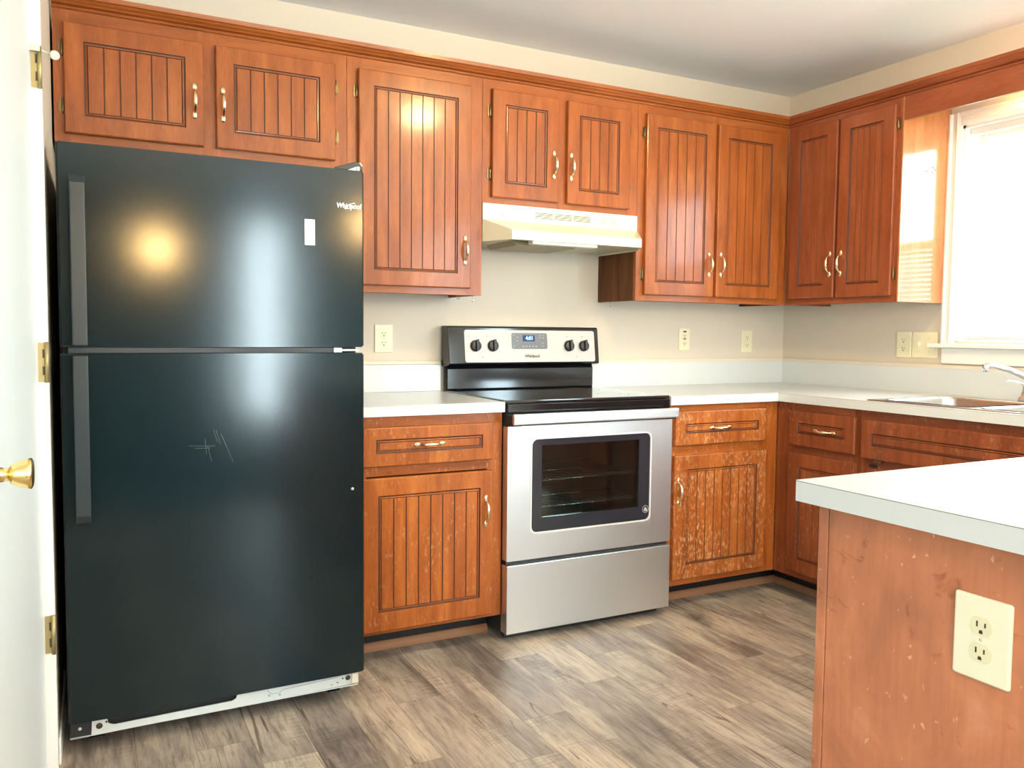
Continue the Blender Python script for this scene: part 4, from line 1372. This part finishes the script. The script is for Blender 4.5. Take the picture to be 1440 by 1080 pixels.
def tprism(bm, F, poly, d0, d1, mi=0):
    a = [bm.verts.new(F(p[0], p[1], d0)) for p in poly]; b_ = [bm.verts.new(F(p[0], p[1], d1)) for p in poly]
    for f in (bm.faces.new(a[::-1]), bm.faces.new(b_)):
        f.material_index = mi
    for i in range(len(poly)):
        f = bm.faces.new((a[i], a[(i + 1) % len(poly)], b_[(i + 1) % len(poly)], b_[i])); f.material_index = mi


bm = bmesh.new(); tprism(bm, BG, rrect(-1.957, -1.292, 1.040, 1.182, 0.010, 4), 0.0, 0.003)
M['panelm'] = simple('cream satin steel panel', (0.46, 0.425, 0.385), 0.48, 0.55)
cp = obj('control_panel', bm, 'panelm', rg)
bm = bmesh.new(); tprism(bm, BG, rrect(-1.728, -1.546, 1.098, 1.170, 0.009, 4), 0.003, 0.0042)
dsp = obj('display_panel', bm, 'dash', cp)
bm = bmesh.new(); tprism(bm, BG, rrect(-1.672, -1.610, 1.132, 1.160, 0.001, 2), 0.0042, 0.0046); obj('clock_window', bm, 'lcd', dsp)
text_mesh(dsp, BG, '4:01', -1.638, 1.1465, 0.0049, 0.023, 'digits', 'clock_digits', bold=0.0005)
for k in range(5):
    bm = bmesh.new(); tprism(bm, BG, rrect(-1.674 + k * 0.0165, -1.668 + k * 0.0165, 1.1075, 1.1115, 0.0008, 2), 0.0042, 0.0045); obj('key_mark', bm, 'dash2', dsp)
for (u_, v_) in ((-1.583, 1.160), (-1.567, 1.160), (-1.583, 1.149), (-1.567, 1.149), (-1.570, 1.110), (-1.570, 1.125), (-1.700, 1.150), (-1.716, 1.160), (-1.700, 1.135), (-1.716, 1.110)):
    bm = bmesh.new(); tprism(bm, BG, rrect(u_ - 0.003, u_ + 0.003, v_ - 0.0012, v_ + 0.0012, 0.0006, 2), 0.0042, 0.0045); obj('key_mark', bm, 'dash2', dsp)
text_mesh(cp, BG, 'Whirlpool', -1.628, 1.066, 0.0034, 0.018, 'logod', 'maker_name', shear=0.2, bold=0.0006)
for (u_, v_) in ((-1.938, 1.155), (-1.848, 1.155), (-1.440, 1.155), (-1.360, 1.155), (-1.872, 1.062), (-1.392, 1.062)):
    bm = bmesh.new(); tprism(bm, BG, rrect(u_ - 0.0022, u_ + 0.0022, v_ - 0.0022, v_ + 0.0022, 0.002, 3), 0.003, 0.0033); obj('printed_mark', bm, 'logod', cp)
for u_ in (-1.906, -1.822, -1.432, -1.352):
    bm = bmesh.new()
    vv_ = 1.112
    lathe(bm, BG(u_, vv_, 0.003), BG.N, [(0, 0.0), (0, 0.0255), (0.006, 0.0250), (0.012, 0.0235), (0.014, 0.021), (0.014, 0)], 28)
    kn = obj('knob', bm, 'blackm', cp)
    bm = bmesh.new(); tprism(bm, BG, [(u_ - 0.0045, vv_ - 0.0235), (u_ + 0.0045, vv_ - 0.0235), (u_ + 0.0075, vv_ + 0.0255), (u_ + 0.0005, vv_ + 0.027), (u_ - 0.0045, vv_ + 0.0235)], 0.016, 0.029)
    obj('grip', bm, 'blackm', kn)

# ------------------------------------------------------------------ refrigerator
FX0, FX1, FY = -3.482, -2.651, -0.880
fr = thing('refrigerator', 'large black top-freezer refrigerator standing at the left by the door', 'refrigerator', (-3.066, -0.45, 0))
bm = bmesh.new(); box(bm, FX0 + 0.004, FX1 - 0.004, -0.806, -0.05, 0.035, 1.648); bevel_all(bm, 0.006, 2)
for xx in (FX0 + 0.05, FX1 - 0.09):
    for yy in (-0.77, -0.12):
        box(bm, xx, xx + 0.04, yy, yy + 0.04, 0.0, 0.036)
obj('body', bm, 'fridge', fr)


def fridge_door(name, z0, z1):
    bm = bmesh.new()
    n_ = 12
    prof = []
    for k in range(n_ + 1):
        t_ = k / n_
        x_ = FX0 + 0.006 + (FX1 - FX0 - 0.012) * t_
        prof.append((x_, FY - 0.0012 * (1 - (2 * t_ - 1) ** 2) + 0.0012))
    poly = [(FX0 + 0.001, -0.818), (FX0, FY + 0.010), (FX0 + 0.002, FY + 0.005)] + prof + [(FX1 - 0.002, FY + 0.005), (FX1, FY + 0.010), (FX1 - 0.001, -0.818)]
    v0, v1 = extr(bm, poly, z0, z1, 'z')
    es = [e for e in bm.edges if abs(e.verts[0].co.z - e.verts[1].co.z) < 1e-6 and e.verts[0].co.y < -0.83 and e.verts[1].co.y < -0.83]
    bmesh.ops.bevel(bm, geom=es, offset=0.004, segments=2, affect='EDGES', clamp_overlap=True)
    return obj(name, bm, 'fridge', fr)


fd = fridge_door('freezer_door', 1.122, 1.659)
rd = fridge_door('fridge_door', 0.094, 1.104)
bm = bmesh.new(); box(bm, FX0 + 0.012, FX1 - 0.012, -0.8175, -0.8065, 0.10, 1.645); obj('gasket', bm, 'gaskt', fr)
bm = bmesh.new(); box(bm, FX0 + 0.02, FX1 - 0.07, -0.868, -0.818, 1.1055, 1.1205); obj('centre_rail', bm, 'blackm', fr)
bm = bmesh.new(); box(bm, FX1 - 0.095, FX1 - 0.070, -0.876, -0.82, 1.106, 1.1200); box(bm, FX1 - 0.068, FX1 - 0.016, -0.872, -0.82, 1.110, 1.1155)
obj('middle_hinge', bm, 'zinc', fr)


def fr_handle(parent, z0, z1, top):
    bm = bmesh.new()
    ya, yb = FY - 0.052, FY - 0.032
    x0_, x1_ = -3.452, -3.416
    # bar with ends curling back to the door
    if top:
        pr2 = [(ya, z0), (ya, z1 - 0.02), (ya + 0.008, z1), (FY, z1 + 0.004), (FY, z1 - 0.02), (yb, z1 - 0.03), (yb, z0 + 0.03), (FY, z0 + 0.02), (FY, z0 - 0.0)]
    else:
        pr2 = [(ya, z1), (ya, z0 + 0.02), (ya + 0.008, z0), (FY, z0 - 0.004), (FY, z0 + 0.02), (yb, z0 + 0.03), (yb, z1 - 0.03), (FY, z1 - 0.02), (FY, z1)]
    extr(bm, pr2, x0_, x1_, 'x')
    bevel_all(bm, 0.003, 2)
    obj('handle', bm, 'fhandle', parent)


fr_handle(fd, 1.126, 1.568, True)
fr_handle(rd, 0.655, 1.100, False)
# sticker, lettering
bm = bmesh.new(); box(bm, -2.834, -2.804, FY - 0.0012, FY + 0.004, 1.426, 1.502); o = obj('sticker', bm, 'white', fd)
lg = text_mesh(fd, BK, 'Whirlpool', -2.700, 1.550, 0.8795, 0.021, 'logo', 'maker_name', shear=0.15, bold=0.0005, xscale=0.86)
bm = bmesh.new()
pts = []
for k in range(33):
    a = rad(360 * k / 32)
    x_, z_ = 0.019 * math.cos(a), 0.0055 * math.sin(a)
    pts.append((-2.696 + x_ * math.cos(0.42) - z_ * math.sin(0.42), -0.8795, 1.5505 + x_ * math.sin(0.42) + z_ * math.cos(0.42)))
tube(bm, pts[2:31], 0.0007, 6)
obj('ellipse_mark', bm, 'logo', lg)
bm = bmesh.new(); lathe(bm, (-2.690, FY + 0.002, 0.682), (0, -1, 0), [(0, 0.005), (0.003, 0.0045), (0.004, 0)], 14); obj('button_cap', bm, 'dash2', rd)
# scratches on the lower door
bm = bmesh.new()
M['scratch'] = simple('pale scratch in the paint', (0.10, 0.125, 0.12), 0.5)
for (a, b_, c, d_) in ((-3.098, 0.886, -3.088, 0.848), (-3.092, 0.884, -3.080, 0.842), (-3.078, 0.872, -3.045, 0.788), (-3.115, 0.838, -3.105, 0.795), (-3.165, 0.842, -3.095, 0.838), (-3.150, 0.834, -3.108, 0.833), (-3.122, 0.860, -3.118, 0.815)):
    bm_y = FY - 0.0002
    tube(bm, [(a, bm_y + 0.0003, b_), (c, bm_y + 0.0003, d_)], 0.0006, 5)
obj('scratches', bm, 'scratch', rd)
# top hinge cover
bm = bmesh.new()
extr(bm, [(-2.745, 1.6595), (-2.654, 1.6595), (-2.654, 1.676), (-2.662, 1.686), (-2.676, 1.687), (-2.74, 1.665)], -0.872, -0.80, 'y')
bevel_all(bm, 0.002, 2)
obj('hinge_cover', bm, 'black', fr)
bm = bmesh.new(); extr(bm, [(-2.700, 1.6600), (-2.674, 1.6600), (-2.674, 1.672)], -0.8745, -0.8721, 'y'); box(bm, -2.672, -2.664, -0.8745, -0.8721, 1.6605, 1.672); obj('hinge_plate', bm, 'zinc', fr)
# bottom bracket (the grille is missing): pale metal strip, raised at the ends
bm = bmesh.new()
yb_ = -0.856
strip = [(FX0 + 0.003, 0.043), (FX1 - 0.014, 0.051), (FX1 - 0.014, 0.092), (-3.035, 0.092), (-3.040, 0.074), (-3.052, 0.068), (-3.370, 0.064), (-3.384, 0.070), (-3.389, 0.091), (-3.425, 0.091), (-3.427, 0.046), (FX0 + 0.003, 0.044)]
extr(bm, strip, yb_, yb_ + 0.004, 'y')
box(bm, FX0 + 0.003, FX1 - 0.014, yb_ + 0.004, -0.810, 0.043, 0.047)
bk = obj('base_bracket', bm, 'zinc', fr)
bm = bmesh.new(); box(bm, FX0 + 0.004, -3.428, yb_ - 0.001, -0.812, 0.048, 0.092); obj('corner_block', bm, 'blackm', fr)
bm = bmesh.new()
for (x_, z_, r_) in ((-3.407, 0.068, 0.0085), (-3.379 - 0.010, 0.076, 0.003), (-2.700, 0.0735, 0.0080), (-2.716, 0.074, 0.0026), (-2.733, 0.064, 0.0022), (-2.752, 0.060, 0.0018)):
    lathe(bm, (x_, yb_ - 0.0002, z_), (0, -1, 0), [(0, r_), (0.0006, r_), (0.0006, 0)], 20)
obj('bolt_hole', bm, 'slotd', bk)
bm = bmesh.new()
for pts in ([(-2.95, 0.091), (-2.948, 0.078), (-2.935, 0.066), (-2.915, 0.066), (-2.90, 0.074), (-2.735, 0.081), (-2.722, 0.085), (-2.722, 0.092)],):
    tube(bm, [(p, yb_ - 0.0006, q) for p, q in pts], 0.0011, 6)
for (x_, z_) in ((-2.944, 0.064), (-2.912, 0.060)):
    lathe(bm, (x_, yb_ - 0.0004, z_), (0, -1, 0), [(0, 0.0035), (0.003, 0.003), (0.003, 0)], 12)
obj('bracket_rib', bm, 'dash2', bk)
bm = bmesh.new(); box(bm, -2.690, -2.668, yb_ - 0.010, yb_, 0.056, 0.088); bevel_all(bm, 0.002, 1)
obj('levelling_tab', bm, 'caulk', bk)
bm = bmesh.new(); box(bm, FX0 + 0.004, FX1 - 0.016, -0.842, -0.812, 0.050, 0.0935); obj('black_recess', bm, 'dark', fr)  # black box closing the space behind the bracket


bm = bmesh.new(); lathe(bm, (-3.455, yb_ - 0.0012, 0.070), (0, -1, 0), [(0, 0.0045), (0.002, 0.004), (0.002, 0)], 14); obj('screw', bm, 'zinc', fr)


# ------------------------------------------------------------------ outlets and switches
def receptacle(parent, F, u, v, d, mat='ivory', big=1.0):
    bm = bmesh.new()
    R_ = 0.0172 * big
    poly = []
    for k in range(28):
        a = 2 * math.pi * k / 28
        poly.append((u + R_ * math.cos(a), v + max(-0.0142 * big, min(0.0142 * big, R_ * math.sin(a)))))
    tprism(bm, F, poly, d, d + 0.0014)
    r_ = obj('receptacle', bm, mat, parent)
    bm = bmesh.new()
    for (a, hh) in ((-0.0062, 0.0042), (0.0062, 0.0034)):
        fbox(bm, F, u + a * big - 0.0011, u + a * big + 0.0011, v + 0.003 - hh, v + 0.003 + hh, d + 0.0013, d + 0.0019)
    poly = [(u - 0.0028, v - 0.0105), (u + 0.0028, v - 0.0105), (u + 0.0028, v - 0.0075), (u + 0.0016, v - 0.0052), (u - 0.0016, v - 0.0052), (u - 0.0028, v - 0.0075)]
    tprism(bm, F, poly, d + 0.0013, d + 0.0019)
    obj('socket_slots', bm, 'slotd', r_)


def plate(parent, F, u, v, d, wd, ht, mat='ivory'):
    bm = bmesh.new()
    e = 0.0035
    L = [[bm.verts.new(F(p[0], p[1], dd)) for p in rrect(u - wd / 2 + i_, u + wd / 2 - i_, v - ht / 2 + i_, v + ht / 2 - i_, 0.004, 3)] for (i_, dd) in ((0, d + 0.0006), (0, d + 0.003), (e * 0.4, d + 0.005), (e, d + 0.0058))]
    for A, B in zip(L, L[1:]):
        for k in range(len(A)):
            bm.faces.new((A[k], A[(k + 1) % len(A)], B[(k + 1) % len(A)], B[k]))
    bm.faces.new(L[0][::-1]); bm.faces.new(L[-1])
    return obj('faceplate', bm, mat, parent)


def screw(parent, F, u, v, d):
    bm = bmesh.new(); lathe(bm, F(u, v, d), F.N, [(0, 0.0028), (0.0010, 0.0024), (0.0012, 0)], 12)
    obj('screw', bm, 'caulk', parent)


def duplex(F, u, v, d, label, wd=0.072, ht=0.117, mat='ivory', rmat='ivory'):
    p = F(u, v - ht / 2, d)
    t_ = thing('electrical_outlet', label, 'outlet', tuple(p))
    plate(t_, F, u, v, d, wd, ht, mat)
    receptacle(t_, F, u, v + 0.0195, d + 0.0052, rmat); receptacle(t_, F, u, v - 0.0195, d + 0.0052, rmat)
    screw(t_, F, u, v, d + 0.0056)
    return t_


duplex(BK, -2.291, 1.141, 0.0, 'ivory duplex outlet on the back wall between the fridge and the range', 0.080, 0.120)
t_ = thing('electrical_outlet', 'narrow ivory safety outlet with dark and red buttons right of the range', 'outlet', (-0.687, 0, 1.088))
plate(t_, BK, -0.687, 1.145, 0, 0.070, 0.113)
for (v_, h_) in ((1.165, 0.010), (1.125, 0.010)):
    bm = bmesh.new()
    fbox(bm, BK, -0.693, -0.691, v_ - 0.004, v_ + 0.004, 0.0055, 0.0064); fbox(bm, BK, -0.683, -0.681, v_ - 0.004, v_ + 0.004, 0.0055, 0.0064)
    tprism(bm, BK, [(-0.6895, v_ - 0.011), (-0.6845, v_ - 0.011), (-0.6845, v_ - 0.007), (-0.6895, v_ - 0.007)], 0.0055, 0.0064)
    obj('socket_slots', bm, 'slotd', t_)
bm = bmesh.new(); fbox(bm, BK, -0.696, -0.678, 1.144, 1.150, 0.0055, 0.0075); obj('test_button', bm, 'redb', t_)
bm = bmesh.new(); fbox(bm, BK, -0.696, -0.678, 1.180, 1.188, 0.0055, 0.0075); obj('reset_button', bm, 'slotd', t_)
duplex(BK, -0.264, 1.136, 0.0, 'ivory duplex outlet on the back wall nearest the room corner', 0.074, 0.120)
duplex(RW, 0.7605, 1.133, 0.0, 'ivory duplex outlet on the right wall beside the double switch plate', 0.078, 0.122)
t_ = thing('light_switch', 'ivory two-gang plate with two toggle switches next to the window sill', 'switch', (0, -0.868, 1.072))
plate(t_, RW, 0.868, 1.133, 0, 0.132, 0.122)
for k, u_ in enumerate((0.842, 0.892)):
    bm = bmesh.new()
    s = 1 if k == 0 else -1
    fbox(bm, RW, u_ - 0.0055, u_ + 0.0055, 1.121, 1.145, 0.0054, 0.0062)
    tprism(bm, RW, [(u_ - 0.0035, 1.133 + s * 0.001 - 0.004), (u_ + 0.0035, 1.133 + s * 0.001 - 0.004), (u_ + 0.0030, 1.133 + s * 0.008 + 0.003), (u_ - 0.0030, 1.133 + s * 0.008 + 0.003)], 0.006, 0.016)
    obj('toggle', bm, 'ivory2', t_)
    screw(t_, RW, u_, 1.163, 0.0056); screw(t_, RW, u_, 1.103, 0.0056)
PNF = Fr((-2.270, 0, 0), (0, -1, 0), (-1, 0, 0))
duplex(PNF, 2.6435, 0.7295, 0.0, 'large pale ivory outlet on the peninsula side panel in the foreground', 0.088, 0.126, 'ivory2', 'ivory')

# ------------------------------------------------------------------ lamps (their glass globes give the warm light)
def globe(parent, c, r_, flat, strength, col=(1.0, 0.62, 0.24)):
    key = 'glow%g' % strength
    if key not in M:
        M[key] = emis('lit warm lamp glass %g' % strength, col, strength)
    bm = bmesh.new()
    lathe(bm, c, (0, 0, -1), [(-r_ * flat * math.cos(math.pi * k / 14), r_ * math.sin(math.pi * k / 14) if 0 < k < 14 else 0) for k in range(15)], 28)
    obj('lamp_globe', bm, key, parent)


def pendant(name, label, x, y, z, r_, st):
    t_ = thing(name, label, 'lamp', (x, y, z))
    bm = bmesh.new(); lathe(bm, (x, y, H - 0.001), (0, 0, -1), [(0, 0), (0, 0.05), (0.02, 0.045), (0.025, 0.01), (0.026, 0)], 20)
    tube(bm, [(x, y, H - 0.02), (x, y, z + r_ + 0.02)], 0.004, 8)
    lathe(bm, (x, y, z + r_ + 0.03), (0, 0, -1), [(0, 0), (0, 0.02), (0.03, 0.03), (0.031, 0)], 20)
    obj('stem', bm, 'brass', t_)
    globe(t_, (x, y, z), r_, 1.0, st)


pendant('pendant_lamp', 'lit pendant lamp hanging behind the camera, the lower one mirrored in the fridge', -2.97, -4.5, 1.71, 0.070, 300)
pendant('pendant_lamp', 'lit pendant lamp hanging behind the camera, the higher one to the right', -1.45, -4.5, 1.97, 0.062, 300)
t_ = thing('ceiling_lamp', 'round flush ceiling lamp of the kitchen, just above the picture', 'lamp', (-1.72, -1.70, 2.33))
bm = bmesh.new(); lathe(bm, (-1.72, -1.70, H - 0.001), (0, 0, -1), [(0, 0), (0, 0.12), (0.012, 0.12), (0.03, 0.10), (0.03, 0)], 32); obj('mounting_plate', bm, 'brass', t_)
globe(t_, (-1.72, -1.70, 2.365), 0.10, 0.45, 160, (1.0, 0.73, 0.38))

for o in bpy.data.objects:
    if '_o' in o:
        del o['_o']
